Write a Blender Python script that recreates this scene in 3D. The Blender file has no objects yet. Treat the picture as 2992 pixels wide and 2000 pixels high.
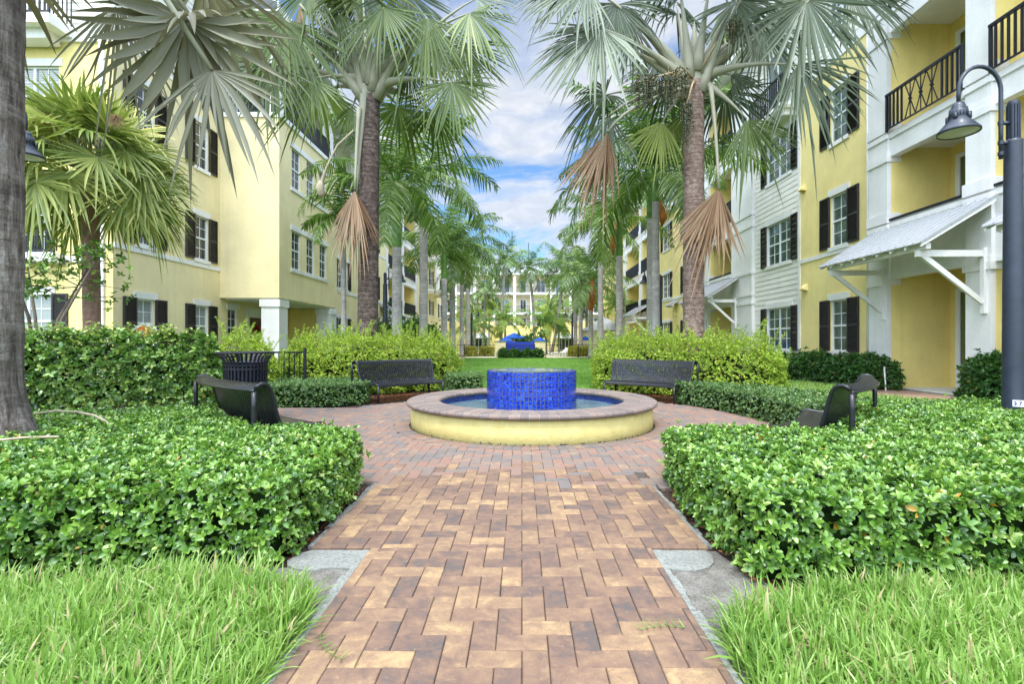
import bpy, math, random
import numpy as np
from mathutils import Matrix, Vector
R = math.radians
pi = math.pi
rs = np.random.RandomState(7)
random.seed(7)
sc = bpy.context.scene
col = sc.collection

# ------------------------------------------------------------------ materials
MATS = {}
def new_mat(name):
    m = bpy.data.materials.new(name); m.use_nodes = True
    nt = m.node_tree
    for n in list(nt.nodes): nt.nodes.remove(n)
    out = nt.nodes.new('ShaderNodeOutputMaterial')
    MATS[name] = m
    return m, nt, out
def N(nt, typ, **kw):
    n = nt.nodes.new(typ)
    for k, v in kw.items():
        if k in n.inputs.keys() if hasattr(n.inputs, 'keys') else False:
            n.inputs[k].default_value = v
        else:
            setattr(n, k, v)
    return n
def c4(c): return (c[0], c[1], c[2], 1.0)
def ramp(nt, stops):
    r = nt.nodes.new('ShaderNodeValToRGB')
    e = r.color_ramp.elements
    while len(e) > 1: e.remove(e[-1])
    e[0].position = stops[0][0]; e[0].color = c4(stops[0][1])
    for p, c in stops[1:]:
        x = e.new(p); x.color = c4(c)
    return r
def mixcol(nt, fac, a, b, mode='MIX'):
    m = nt.nodes.new('ShaderNodeMix'); m.data_type = 'RGBA'; m.blend_type = mode
    if isinstance(fac, (int, float)): m.inputs[0].default_value = fac
    else: nt.links.new(fac, m.inputs[0])
    for i, v in ((6, a), (7, b)):
        if isinstance(v, tuple): m.inputs[i].default_value = c4(v)
        else: nt.links.new(v, m.inputs[i])
    return m.outputs[2]
def noise(nt, scale, detail=4, rough=.6, vec=None, dist=0):
    n = nt.nodes.new('ShaderNodeTexNoise')
    n.inputs['Scale'].default_value = scale; n.inputs['Detail'].default_value = detail
    n.inputs['Roughness'].default_value = rough; n.inputs['Distortion'].default_value = dist
    if vec is not None: nt.links.new(vec, n.inputs['Vector'])
    return n.outputs[0]
def objco(nt, scale=None):
    t = nt.nodes.new('ShaderNodeTexCoord')
    if scale is None: return t.outputs['Object']
    mp = nt.nodes.new('ShaderNodeMapping'); mp.inputs['Scale'].default_value = scale
    nt.links.new(t.outputs['Object'], mp.inputs['Vector'])
    return mp.outputs[0]
def bump(nt, h, strength, dist=.01):
    b = nt.nodes.new('ShaderNodeBump'); b.inputs['Strength'].default_value = strength
    b.inputs['Distance'].default_value = dist
    nt.links.new(h, b.inputs['Height']); return b.outputs[0]
def principled(nt, out, colr, rough=.8, spec=.3, metal=0, nrm=None, coat=0):
    p = nt.nodes.new('ShaderNodeBsdfPrincipled')
    if isinstance(colr, tuple): p.inputs['Base Color'].default_value = c4(colr)
    else: nt.links.new(colr, p.inputs['Base Color'])
    if isinstance(rough, (int, float)): p.inputs['Roughness'].default_value = rough
    else: nt.links.new(rough, p.inputs['Roughness'])
    p.inputs['Specular IOR Level'].default_value = spec
    p.inputs['Metallic'].default_value = metal
    p.inputs['Coat Weight'].default_value = coat
    if nrm is not None: nt.links.new(nrm, p.inputs['Normal'])
    if out is not None: nt.links.new(p.outputs[0], out.inputs[0])
    return p
def rampfac(nt, fac, stops):
    r = ramp(nt, stops); nt.links.new(fac, r.inputs[0]); return r.outputs[0]
def scl(c, k): return (c[0]*k, c[1]*k, c[2]*k)

def m_wall(name, c, bs=.35, rough=.9):
    m, nt, out = new_mat(name)
    co = objco(nt)
    big = noise(nt, .9, 4, .6, co); fine = noise(nt, 28, 5, .65, co)
    streak = noise(nt, 1.0, 5, .6, objco(nt, (5, 5, .35)))
    c1 = rampfac(nt, big, [(.3, scl(c, .88)), (.7, scl(c, 1.06))])
    c2 = mixcol(nt, rampfac(nt, streak, [(.50, (0, 0, 0)), (.75, (.30, .30, .30))]), c1, scl(c, .74))
    c2 = mixcol(nt, rampfac(nt, fine, [(.34, (.22, .22, .22)), (.5, (0, 0, 0))]), c2, scl(c, .62))
    principled(nt, out, c2, rough, .2, nrm=bump(nt, fine, bs, .012))
    return m
m_wall('yellow_stucco', (.90, .75, .33))
m_wall('yellow_left', (.86, .74, .44))
m_wall('deep_yellow', (.90, .73, .27), .25)
m_wall('white_trim', (.84, .83, .82), .08, .6)
m_wall('white_column', (.83, .82, .81), .25, .8)
m_wall('cream_siding', (.84, .82, .76), .06, .7)
m_wall('beige_wall', (.72, .66, .50), .2)
m_wall('deck', (.78, .70, .50), .2)

def m_plain(name, c, rough=.5, spec=.4, metal=0, var=.12, sc_=9, coat=0, bs=0):
    m, nt, out = new_mat(name)
    n = noise(nt, sc_, 5, .6, objco(nt))
    cc = rampfac(nt, n, [(.3, scl(c, 1-var)), (.7, scl(c, 1+var))])
    principled(nt, out, cc, rough, spec, metal, nrm=bump(nt, n, bs, .01) if bs else None, coat=coat)
    return m
m_plain('black_metal', (.012, .014, .022), .38, .35, coat=.05, var=.25, sc_=14)
m_plain('bench_metal', (.010, .011, .015), .34, .45, coat=.08, var=.3, sc_=20)
m_plain('lamp_metal', (.020, .028, .048), .42, .5, var=.22, sc_=8, coat=.1)
m_plain('shutter_black', (.042, .037, .040), .5, .4, var=.2)
m_plain('roof_metal', (.44, .46, .49), .42, .5, .3, .06)
m_plain('window_white', (.80, .82, .85), .45, .4, var=.03)
m_plain('brown_door', (.13, .06, .035), .45, .4)
m_plain('red_petals', (.35, .01, .02), .8, .1, var=.4, sc_=30)
m_plain('lamp_lens', (.55, .56, .48), .25, .6, var=.1, sc_=40)
m_plain('dark_hole', (.012, .013, .015), .8, .1)
m_plain('shrub_core', (.022, .030, .010), .95, .05, var=.5, sc_=30)  # shade deep inside loose shrubs, put into the colour
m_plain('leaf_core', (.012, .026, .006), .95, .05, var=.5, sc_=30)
m_plain('bark_stem', (.20, .16, .13), .85, .1, var=.3, sc_=40, bs=.5)
m_plain('blue_canvas', (.02, .09, .42), .75, .2, var=.08)
m_plain('pot_green', (.16, .28, .24), .5, .4)
m_plain('blue_wall', (.01, .035, .42), .25, .5, var=.4, sc_=25)
m_plain('plate_white', (.82, .84, .88), .4, .4, var=.03)
m_plain('ink_blue', (.02, .02, .16), .5, .3)
m_plain('dry_leaf', (.36, .31, .22), .85, .1, var=.3, sc_=30)
m_plain('dry_brown', (.26, .10, .04), .85, .1, var=.5, sc_=90)
m_plain('fruit', (.055, .075, .045), .55, .3, var=.5, sc_=40)
m_plain('twine', (.42, .33, .19), .8, .1, var=.3, sc_=30)
m_plain('orange_sheath', (.42, .14, .04), .65, .2, var=.5, sc_=4)
m_plain('green_shaft', (.12, .24, .05), .45, .4, var=.3, sc_=5)
m_plain('white_plastic', (.82, .82, .80), .45, .4, var=.04)
m_plain('liner', (.02, .03, .06), .3, .4, var=.6, sc_=12)

def m_glass(name, base, stripes=None, tint=(.05, .09, .09)):
    m, nt, out = new_mat(name)
    co = objco(nt)
    if stripes:
        s = nt.nodes.new('ShaderNodeSeparateXYZ'); nt.links.new(co, s.inputs[0])
        mth = nt.nodes.new('ShaderNodeMath'); mth.operation = 'MULTIPLY'; mth.inputs[1].default_value = stripes[1]
        nt.links.new(s.outputs[stripes[0]], mth.inputs[0])
        fr = nt.nodes.new('ShaderNodeMath'); fr.operation = 'FRACT'; nt.links.new(mth.outputs[0], fr.inputs[0])
        cc = rampfac(nt, fr.outputs[0], [(0, scl(base, .35)), (.25, base), (.8, scl(base, .9)), (1, scl(base, .4))])
    else:
        n = noise(nt, 1.7, 3, .5, co)
        cc = rampfac(nt, n, [(.4, scl(base, .5)), (.62, base)])
    wob = noise(nt, 2.2, 1, .5, co)
    principled(nt, out, cc, .04, .9, nrm=bump(nt, wob, .05, .03))
    return m
m_glass('glass_dark', (.05, .065, .07))
m_glass('glass_teal', (.08, .15, .13))
m_glass('glass_blind', (.34, .38, .38), (2, 18))
m_glass('glass_curtain', (.10, .14, .06), (0, 9))
m_glass('glass_sky', (.10, .20, .30))

def m_leaf(name, stops, rough=.38, spec=.45, trans=.3, trs=1.5, attr='rnd'):
    m, nt, out = new_mat(name)
    a = nt.nodes.new('ShaderNodeAttribute'); a.attribute_name = attr
    cc = rampfac(nt, a.outputs['Fac'], stops)
    p = principled(nt, None, cc, rough, spec)
    tr = nt.nodes.new('ShaderNodeBsdfTranslucent')
    hs = nt.nodes.new('ShaderNodeHueSaturation'); hs.inputs['Value'].default_value = trs; hs.inputs['Saturation'].default_value = 1.1
    nt.links.new(cc, hs.inputs['Color']); nt.links.new(hs.outputs[0], tr.inputs[0])
    mx = nt.nodes.new('ShaderNodeMixShader'); mx.inputs[0].default_value = trans
    nt.links.new(p.outputs[0], mx.inputs[1]); nt.links.new(tr.outputs[0], mx.inputs[2])
    nt.links.new(mx.outputs[0], out.inputs[0])
    return m
m_leaf('leaf_hedge', [(0, (.030, .085, .020)), (.22, (.062, .15, .028)), (.42, (.115, .24, .036)), (.66, (.185, .34, .05)), (.84, (.29, .45, .09)), (.96, (.44, .54, .18)), (.975, (.44, .54, .18)), (1, (.42, .25, .04))], .27, .7, .18)
m_leaf('leaf_box', [(0, (.035, .09, .025)), (.5, (.095, .19, .05)), (.9, (.22, .33, .10)), (1, (.34, .34, .10))], .3, .6, .18)
m_leaf('leaf_lime', [(0, (.11, .20, .02)), (.3, (.24, .36, .04)), (.65, (.38, .50, .07)), (.9, (.52, .60, .12)), (1, (.64, .52, .14))], .45, .35, .3)
m_leaf('leaf_ficus', [(0, (.03, .085, .02)), (.4, (.08, .18, .03)), (.72, (.19, .33, .06)), (1, (.42, .50, .14))], .27, .65, .2)
m_leaf('leaf_dark', [(0, (.022, .065, .015)), (.6, (.055, .15, .03)), (.93, (.12, .24, .05)), (1, (.32, .16, .05))], .35, .5)
m_leaf('leaf_yellow', [(0, (.30, .34, .05)), (1, (.62, .55, .10))], .5, .3)
m_leaf('grass_long', [(0, (.09, .19, .03)), (.35, (.20, .35, .065)), (.75, (.35, .49, .14)), (.94, (.54, .62, .32)), (1, (.50, .40, .22))], .45, .35, .35)
m_leaf('grass_short', [(0, (.12, .26, .04)), (.6, (.21, .38, .07)), (1, (.34, .50, .13))], .5, .3, .3)
m_leaf('fan_silver', [(0, (.045, .065, .035)), (.45, (.09, .125, .07)), (.8, (.17, .21, .145)), (1, (.34, .38, .29))], .40, .45, .20, 1.3)
m_leaf('fan_green', [(0, (.04, .07, .015)), (.5, (.10, .15, .035)), (.85, (.19, .245, .08)), (1, (.38, .41, .17))], .40, .45, .26, 1.5)
m_leaf('fan_near', [(0, (.085, .075, .035)), (.4, (.15, .145, .08)), (.75, (.22, .215, .15)), (1, (.40, .40, .35))], .45, .45, .25, 1.4)
m_leaf('fan_lime', [(0, (.10, .15, .03)), (1, (.30, .34, .08))], .45, .4, .4, 1.5)
m_leaf('fan_dead', [(0, (.20, .105, .055)), (.5, (.42, .285, .185)), (1, (.60, .49, .37))], .8, .1, .25, 1.2)
m_leaf('fan_sabal', [(0, (.07, .12, .025)), (.35, (.19, .25, .055)), (.7, (.40, .43, .13)), (.88, (.62, .58, .24)), (1, (.66, .50, .14))], .4, .4, .3)
m_leaf('frond_green', [(0, (.028, .065, .013)), (.4, (.08, .155, .030)), (.75, (.20, .30, .07)), (1, (.42, .50, .18))], .26, .75, .28)
m_leaf('frond_yellow', [(0, (.09, .20, .05)), (.5, (.20, .34, .08)), (1, (.55, .50, .08))], .45, .4, .35)
m_leaf('petiole', [(0, (.25, .24, .17)), (1, (.42, .41, .32))], .5, .3, .05)

def m_trunk(name, a, b, c, hz=9, vt=1.0, bs=.8, hmix=.45):
    """palm bark: irregular horizontal leaf-scar bands (hz = squeeze) crossed by finer fissures (vt > 1: upright)"""
    m, nt, out = new_mat(name)
    co = objco(nt)
    band = noise(nt, 2.2, 5, .62, objco(nt, (.55, .55, hz)), .25)
    fiss = noise(nt, 9, 6, .7, objco(nt, (vt, vt, .35 if vt > 1.2 else 1.2)))
    n2 = noise(nt, .9, 3, .6, co)
    f = noise(nt, 48, 5, .7, co)
    cc = rampfac(nt, fiss, [(.36, a), (.5, b), (.64, c)])
    cc = mixcol(nt, rampfac(nt, band, [(.36, (hmix, hmix, hmix)), (.46, (0, 0, 0))]), cc, scl(a, .6))
    cc = mixcol(nt, rampfac(nt, band, [(.55, (0, 0, 0)), (.66, (hmix, hmix, hmix))]), cc, scl(c, 1.05))
    cc = mixcol(nt, rampfac(nt, n2, [(.42, (0, 0, 0)), (.62, (.55, .55, .55))]), cc, scl(b, .5))
    cc = mixcol(nt, rampfac(nt, f, [(.36, (.4, .4, .4)), (.5, (0, 0, 0))]), cc, scl(a, .7))
    add = nt.nodes.new('ShaderNodeMath'); add.operation = 'ADD'
    nt.links.new(band, add.inputs[0]); nt.links.new(fiss, add.inputs[1])
    principled(nt, out, cc, .9, .12, nrm=bump(nt, add.outputs[0], bs, .05))
    return m
m_trunk('bark_dark', (.055, .040, .036), (.12, .09, .078), (.23, .18, .155), 11)
m_trunk('bark_brown', (.13, .085, .07), (.25, .18, .15), (.40, .31, .26), 12)
m_trunk('bark_grey', (.085, .066, .062), (.26, .215, .195), (.46, .41, .385), 3.0, 2.0, 1.0, .5)
m_trunk('bark_royal', (.33, .30, .285), (.44, .405, .39), (.55, .52, .50), 9, .6, .2, .22)
m_trunk('bark_sabal', (.27, .15, .115), (.40, .25, .20), (.50, .35, .29), 14, 1.6, .5, .3)

def m_attrbrick(name, stops, extra=.5, rough=.85):
    m, nt, out = new_mat(name)
    a = nt.nodes.new('ShaderNodeAttribute'); a.attribute_name = 'rnd'
    co = objco(nt)
    # each brick shifts the noise field so that the mottling stops at its joints
    cv = nt.nodes.new('ShaderNodeCombineXYZ'); ml = nt.nodes.new('ShaderNodeMath'); ml.operation = 'MULTIPLY'; ml.inputs[1].default_value = 37.0
    nt.links.new(a.outputs['Fac'], ml.inputs[0]); nt.links.new(ml.outputs[0], cv.inputs[2])
    va = nt.nodes.new('ShaderNodeVectorMath'); va.operation = 'ADD'; nt.links.new(co, va.inputs[0]); nt.links.new(cv.outputs[0], va.inputs[1])
    n = noise(nt, 12, 5, .62, va.outputs[0], .4)
    add = nt.nodes.new('ShaderNodeMath'); add.operation = 'MULTIPLY_ADD'
    nt.links.new(n, add.inputs[0]); add.inputs[1].default_value = extra*1.5
    k = nt.nodes.new('ShaderNodeMath'); k.operation = 'MULTIPLY_ADD'; k.inputs[1].default_value = .70; k.inputs[2].default_value = .15-extra*.75
    nt.links.new(a.outputs['Fac'], k.inputs[0]); nt.links.new(k.outputs[0], add.inputs[2])
    cc = rampfac(nt, add.outputs[0], stops)
    sp = noise(nt, 150, 3, .75, co); sp2 = noise(nt, 42, 4, .7, co)
    cc = mixcol(nt, rampfac(nt, sp, [(.34, (.45, .45, .45)), (.48, (0, 0, 0)), (.60, (0, 0, 0)), (.74, (.35, .35, .35))]), cc, scl(stops[1][1], .75))
    cc = mixcol(nt, rampfac(nt, sp2, [(.60, (0, 0, 0)), (.70, (.30, .30, .30))]), cc, scl(stops[-1][1], 1.15))
    cc = mixcol(nt, rampfac(nt, sp2, [(.30, (.35, .35, .35)), (.40, (0, 0, 0))]), cc, scl(stops[0][1], .6))
    st = noise(nt, 1.1, 5, .65, co)
    cc = mixcol(nt, rampfac(nt, st, [(.5, (0, 0, 0)), (.72, (.30, .30, .30))]), cc, scl(stops[0][1], .85))
    principled(nt, out, cc, rough, .25, nrm=bump(nt, sp, .5, .004))
    return m
m_attrbrick('paver_path', [(0, (.105, .085, .078)), (.26, (.165, .105, .08)), (.5, (.215, .135, .092)), (.74, (.265, .172, .105)), (.9, (.325, .212, .12)), (1, (.40, .265, .14))], 1.05)
m_attrbrick('paver_plaza', [(0, (.135, .122, .12)), (.28, (.18, .15, .137)), (.5, (.22, .16, .13)), (.68, (.265, .145, .108)), (.84, (.245, .18, .14)), (.93, (.35, .24, .14)), (1, (.43, .295, .155))], .6)
m_attrbrick('paver_far', [(0, (.36, .20, .15)), (.5, (.42, .27, .20)), (1, (.50, .38, .27))])
m_attrbrick('coping_brick', [(0, (.145, .12, .118)), (.35, (.20, .16, .145)), (.7, (.25, .185, .155)), (1, (.25, .22, .195))], .4, .7)

def m_ground(name, a, b, s1, s2, bs=.8, rough=.95):
    m, nt, out = new_mat(name)
    co = objco(nt)
    n = noise(nt, s1, 6, .7, co); f = noise(nt, s2, 4, .7, co)
    cc = rampfac(nt, n, [(.3, a), (.7, b)])
    cc = mixcol(nt, rampfac(nt, f, [(.35, (.6, .6, .6)), (.55, (0, 0, 0))]), cc, scl(a, .35))
    principled(nt, out, cc, rough, .1, nrm=bump(nt, f, bs, .02))
    return m
m_ground('soil', (.045, .032, .025), (.12, .085, .07), 14, 90)
m_ground('concrete', (.22, .225, .205), (.32, .325, .30), 6, 60, .5)
m_ground('sand', (.16, .145, .125), (.34, .32, .285), 11, 90)
m_ground('joint_sand', (.09, .075, .065), (.17, .145, .12), 12, 60)
m_ground('lawn_base', (.12, .24, .045), (.19, .34, .075), 4, 140)
m_ground('turf_soil', (.06, .11, .03), (.13, .20, .06), 6, 60)

def m_tile():
    m, nt, out = new_mat('blue_tile')
    a = nt.nodes.new('ShaderNodeAttribute'); a.attribute_name = 'rnd'
    co = objco(nt)
    cc = rampfac(nt, a.outputs['Fac'], [(0, (.005, .010, .26)), (.5, (.008, .020, .38)), (.9, (.012, .036, .46)), (1, (.03, .10, .55))])
    n = noise(nt, 42, 3, .6, co, 1.2)
    cc = mixcol(nt, rampfac(nt, n, [(.50, (0, 0, 0)), (.60, (.8, .8, .8))]), cc, (.04, .13, .72))
    cc = mixcol(nt, rampfac(nt, n, [(.36, (.7, .7, .7)), (.44, (0, 0, 0))]), cc, (.003, .004, .12))
    principled(nt, out, cc, .12, .6, nrm=bump(nt, n, .3, .004), coat=.4)
m_tile()
m_plain('mortar_grey', (.36, .34, .31), .9, .1, var=.2, sc_=30)
m_plain('grout', (.10, .12, .09), .9, .1, var=.3, sc_=30)
def m_stain():
    m, nt, out = new_mat('fountain_stucco')
    co = objco(nt)
    n = noise(nt, 7, 6, .7, co); f = noise(nt, 35, 5, .7, co)
    cc = rampfac(nt, n, [(.3, (.55, .46, .17)), (.7, (.66, .57, .24))])
    s = nt.nodes.new('ShaderNodeSeparateXYZ'); nt.links.new(co, s.inputs[0])
    mr = nt.nodes.new('ShaderNodeMapRange'); mr.inputs[1].default_value = .01; mr.inputs[2].default_value = .09
    mr.inputs[3].default_value = .80; mr.inputs[4].default_value = .30
    nt.links.new(s.outputs[2], mr.inputs[0])
    spot = noise(nt, 22, 6, .75, co)
    gt = nt.nodes.new('ShaderNodeMath'); gt.operation = 'LESS_THAN'
    nt.links.new(spot, gt.inputs[0])
    mm = nt.nodes.new('ShaderNodeMath'); mm.operation = 'MULTIPLY'; mm.inputs[1].default_value = .62
    nt.links.new(mr.outputs[0], mm.inputs[0]); ad = nt.nodes.new('ShaderNodeMath'); ad.operation = 'ADD'; ad.inputs[1].default_value = .05
    nt.links.new(mm.outputs[0], ad.inputs[0]); nt.links.new(ad.outputs[0], gt.inputs[1])
    cc = mixcol(nt, gt.outputs[0], cc, (.10, .10, .085))
    principled(nt, out, cc, .85, .2, nrm=bump(nt, f, .7, .012))
m_stain()
def m_water():
    m, nt, out = new_mat('fountain_water')
    co = objco(nt)
    n = noise(nt, 16, 3, .55, co, .8); n2 = noise(nt, 3, 3, .5, co)
    cc = rampfac(nt, n2, [(.3, (.10, .17, .17)), (.7, (.17, .25, .24))])
    principled(nt, out, cc, .03, .7, nrm=bump(nt, n, .35, .03))
m_water()
def m_sign():
    m, nt, out = new_mat('sign_orange')
    s = nt.nodes.new('ShaderNodeSeparateXYZ'); nt.links.new(objco(nt), s.inputs[0])
    cc = rampfac(nt, s.outputs[2], [(.0, (.80, .82, .80)), (.05, (.75, .55, .06)), (.16, (.70, .18, .03))])
    principled(nt, out, cc, .4, .4)
m_sign()

# ------------------------------------------------------------------ mesh tools
class MB:
    def __init__(s): s.v = []; s.f = []; s.r = []; s.n = 0
    def add(s, vs, fs, r=0.5):
        vs = np.asarray(vs, dtype=float).reshape(-1, 3)
        s.v.append(vs)
        for f in fs: s.f.append(tuple(int(i)+s.n for i in f))
        s.r += [r]*len(fs) if np.isscalar(r) else list(r)
        s.n += len(vs)
    def box(s, x0, x1, y0, y1, z0, z1, r=.5):
        if x0 > x1: x0, x1 = x1, x0
        if y0 > y1: y0, y1 = y1, y0
        if z0 > z1: z0, z1 = z1, z0
        s.add([(x0,y0,z0),(x1,y0,z0),(x1,y1,z0),(x0,y1,z0),(x0,y0,z1),(x1,y0,z1),(x1,y1,z1),(x0,y1,z1)],
              [(0,3,2,1),(4,5,6,7),(0,1,5,4),(1,2,6,5),(2,3,7,6),(3,0,4,7)], r)
    def bar(s, a, b, w, h, up=(0,0,1), r=.5):
        a = np.array(a, float); b = np.array(b, float); d = b-a; d /= np.linalg.norm(d)
        u = np.array(up, float); sd = np.cross(d, u)
        if np.linalg.norm(sd) < 1e-4: sd = np.cross(d, (1,0,0))
        sd /= np.linalg.norm(sd); u = np.cross(sd, d)
        vs = []
        for p in (a, b):
            for i, j in ((-1,-1),(1,-1),(1,1),(-1,1)): vs.append(p+sd*i*w/2+u*j*h/2)
        s.add(vs, [(0,3,2,1),(4,5,6,7),(0,1,5,4),(1,2,6,5),(2,3,7,6),(3,0,4,7)], r)
    def tube(s, pts, rad, seg=10, caps=True, r=.5):
        pts = np.array(pts, float); n = len(pts)
        rad = [rad]*n if np.isscalar(rad) else list(rad)
        T = np.gradient(pts, axis=0); T /= np.linalg.norm(T, axis=1)[:, None]
        u = np.cross(T[0], (0,0,1.)) 
        if np.linalg.norm(u) < 1e-3: u = np.cross(T[0], (1.,0,0))
        u /= np.linalg.norm(u); vs = []; ang = np.linspace(0, 2*pi, seg, endpoint=False)
        for i in range(n):
            u = u-T[i]*np.dot(u, T[i]); u /= np.linalg.norm(u); w = np.cross(T[i], u)
            for a in ang: vs.append(pts[i]+(u*math.cos(a)+w*math.sin(a))*rad[i])
        fs = []
        for i in range(n-1):
            for j in range(seg):
                k = (j+1) % seg
                fs.append((i*seg+j, i*seg+k, (i+1)*seg+k, (i+1)*seg+j))
        if caps:
            fs.append(tuple(range(seg-1, -1, -1))); fs.append(tuple((n-1)*seg+j for j in range(seg)))
        s.add(vs, fs, r)
    def lathe(s, prof, seg=32, cx=0, cy=0, r=.5, close=False):
        vs = []; fs = []
        for (rr, z) in prof:
            for j in range(seg):
                a = 2*pi*j/seg; vs.append((cx+rr*math.cos(a), cy+rr*math.sin(a), z))
        n = len(prof)
        for i in range(n-1 if not close else n):
            i2 = (i+1) % n
            for j in range(seg):
                k = (j+1) % seg; fs.append((i*seg+j, i*seg+k, i2*seg+k, i2*seg+j))
        s.add(vs, fs, r)
    def poly(s, pts, z, r=.5):
        s.add([(p[0], p[1], z) for p in pts], [tuple(range(len(pts)))], r)
    def prism(s, pts, z0, z1, r=.5):
        n = len(pts)
        vs = [(p[0], p[1], z0) for p in pts]+[(p[0], p[1], z1) for p in pts]
        fs = [tuple(range(n, 2*n)), tuple(range(n-1, -1, -1))]+[(i, (i+1) % n, n+(i+1) % n, n+i) for i in range(n)]
        s.add(vs, fs, r)
    def mesh(s, name, mat, smooth=False):
        me = bpy.data.meshes.new(name)
        V = np.concatenate(s.v) if s.v else np.zeros((0, 3))
        me.vertices.add(len(V)); me.vertices.foreach_set('co', V.ravel())
        ls = np.fromiter((len(f) for f in s.f), dtype=np.int32, count=len(s.f))
        fl = np.fromiter((i for f in s.f for i in f), dtype=np.int32)
        me.loops.add(len(fl)); me.loops.foreach_set('vertex_index', fl)
        me.polygons.add(len(s.f))
        me.polygons.foreach_set('loop_start', np.concatenate(([0], np.cumsum(ls)[:-1])).astype(np.int32))
        me.polygons.foreach_set('loop_total', ls)
        at = me.attributes.new('rnd', 'FLOAT', 'FACE'); at.data.foreach_set('value', np.array(s.r, dtype=np.float32))
        me.update(calc_edges=True); me.validate()
        me.materials.append(MATS[mat])
        me.polygons.foreach_set('use_smooth', [bool(smooth)]*len(me.polygons))
        return me
    def build(s, name, mat, parent=None, smooth=False, loc=None, rz=0):
        return link(name, s.mesh(name, mat, smooth), parent, loc, rz)
def link(name, me, parent=None, loc=None, rz=0):
    o = bpy.data.objects.new(name, me); col.objects.link(o)
    if parent is not None: o.parent = parent
    if loc is not None: o.location = loc
    if rz: o.rotation_euler = (0, 0, rz)
    return o
def thing(name, label, cat, loc=(0,0,0), rz=0, group=None):
    o = bpy.data.objects.new(name, None); col.objects.link(o)
    o.empty_display_size = .3
    o.location = loc; o.rotation_euler = (0, 0, rz); o['label'] = label; o['category'] = cat
    if group: o['group'] = group
    return o
def tag(o, label=None, cat=None, group=None, kind=None):
    if label: o['label'] = label
    if cat: o['category'] = cat
    if group: o['group'] = group
    if kind: o['kind'] = kind
    return o
def dup(root, loc, rz=0, label=None, scale=None, tilt=(0, 0)):
    r = root.copy(); col.objects.link(r); r.location = loc; r.rotation_euler = (tilt[0], tilt[1], rz)
    if scale: r.scale = (scale, scale, scale)
    if label: r['label'] = label
    for ch in list(root.children):
        c = ch.copy(); col.objects.link(c); c.parent = r
        for g in list(ch.children):
            d = g.copy(); col.objects.link(d); d.parent = c
    return r

def nrmz(a): return a/np.maximum(np.linalg.norm(a, axis=-1, keepdims=True), 1e-9)
# leaf templates: (across, along, height) and faces
T_HI = (np.array([(0,0,0),(0,.33,.02),(0,.68,0),(0,1,-.10),(-.30,.14,.05),(-.5,.45,.10),(-.40,.80,.03),(.30,.14,.05),(.5,.45,.10),(.40,.80,.03)]),
        [(0,1,5,4),(1,2,6,5),(2,3,6),(0,7,8,1),(1,8,9,2),(2,9,3)])
T_MID = (np.array([(0,0,0),(-.5,.45,.12),(0,1,-.05),(.5,.45,.12)]), [(0,2,1),(0,3,2)])
T_BLADE = (np.array([(-.5,0,0),(.5,0,0),(-.45,.5,0),(.45,.5,0),(0,1,0)]), [(0,1,3,2),(2,3,4)])
def leaf_arr(C, D, Nn, L, W, T, rnd, bend=None):
    D = nrmz(D); S = nrmz(np.cross(D, Nn)); U = np.cross(S, D)
    t = T[0]; n = len(C); k = len(t)
    V = C[:, None, :]+D[:, None, :]*(L[:, None]*t[:, 1])[:, :, None]+S[:, None, :]*(W[:, None]*t[:, 0])[:, :, None]+U[:, None, :]*(L[:, None]*t[:, 2])[:, :, None]
    if bend is not None:
        V[:, :, 0] += bend[:, 0][:, None]*t[:, 1]**2; V[:, :, 1] += bend[:, 1][:, None]*t[:, 1]**2; V[:, :, 2] += bend[:, 2][:, None]*t[:, 1]**2
    F = []; R_ = []
    base = np.arange(n)*k
    fl = []
    for f in T[1]: fl.append(base[:, None]+np.array(f))
    return V.reshape(-1, 3), fl, rnd
def leaf_obj(name, parts, mat, parent=None):
    """parts: list of leaf_arr results; one mesh"""
    Vs = []; loops = []; tot = []; rn = []; off = 0
    for V, fl, rnd in parts:
        Vs.append(V)
        for a in fl:
            loops.append((a+off).ravel()); tot.append(np.full(len(a), a.shape[1])); rn.append(rnd)
        off += len(V)
    V = np.concatenate(Vs); L = np.concatenate(loops).astype(np.int32); T = np.concatenate(tot).astype(np.int32)
    me = bpy.data.meshes.new(name)
    me.vertices.add(len(V)); me.vertices.foreach_set('co', V.ravel())
    me.loops.add(len(L)); me.loops.foreach_set('vertex_index', L)
    me.polygons.add(len(T))
    me.polygons.foreach_set('loop_start', np.concatenate(([0], np.cumsum(T)[:-1])).astype(np.int32))
    me.polygons.foreach_set('loop_total', T)
    at = me.attributes.new('rnd', 'FLOAT', 'FACE'); at.data.foreach_set('value', np.concatenate(rn).astype(np.float32))
    me.update(calc_edges=True)
    me.materials.append(MATS[mat])
    return link(name, me, parent)
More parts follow.
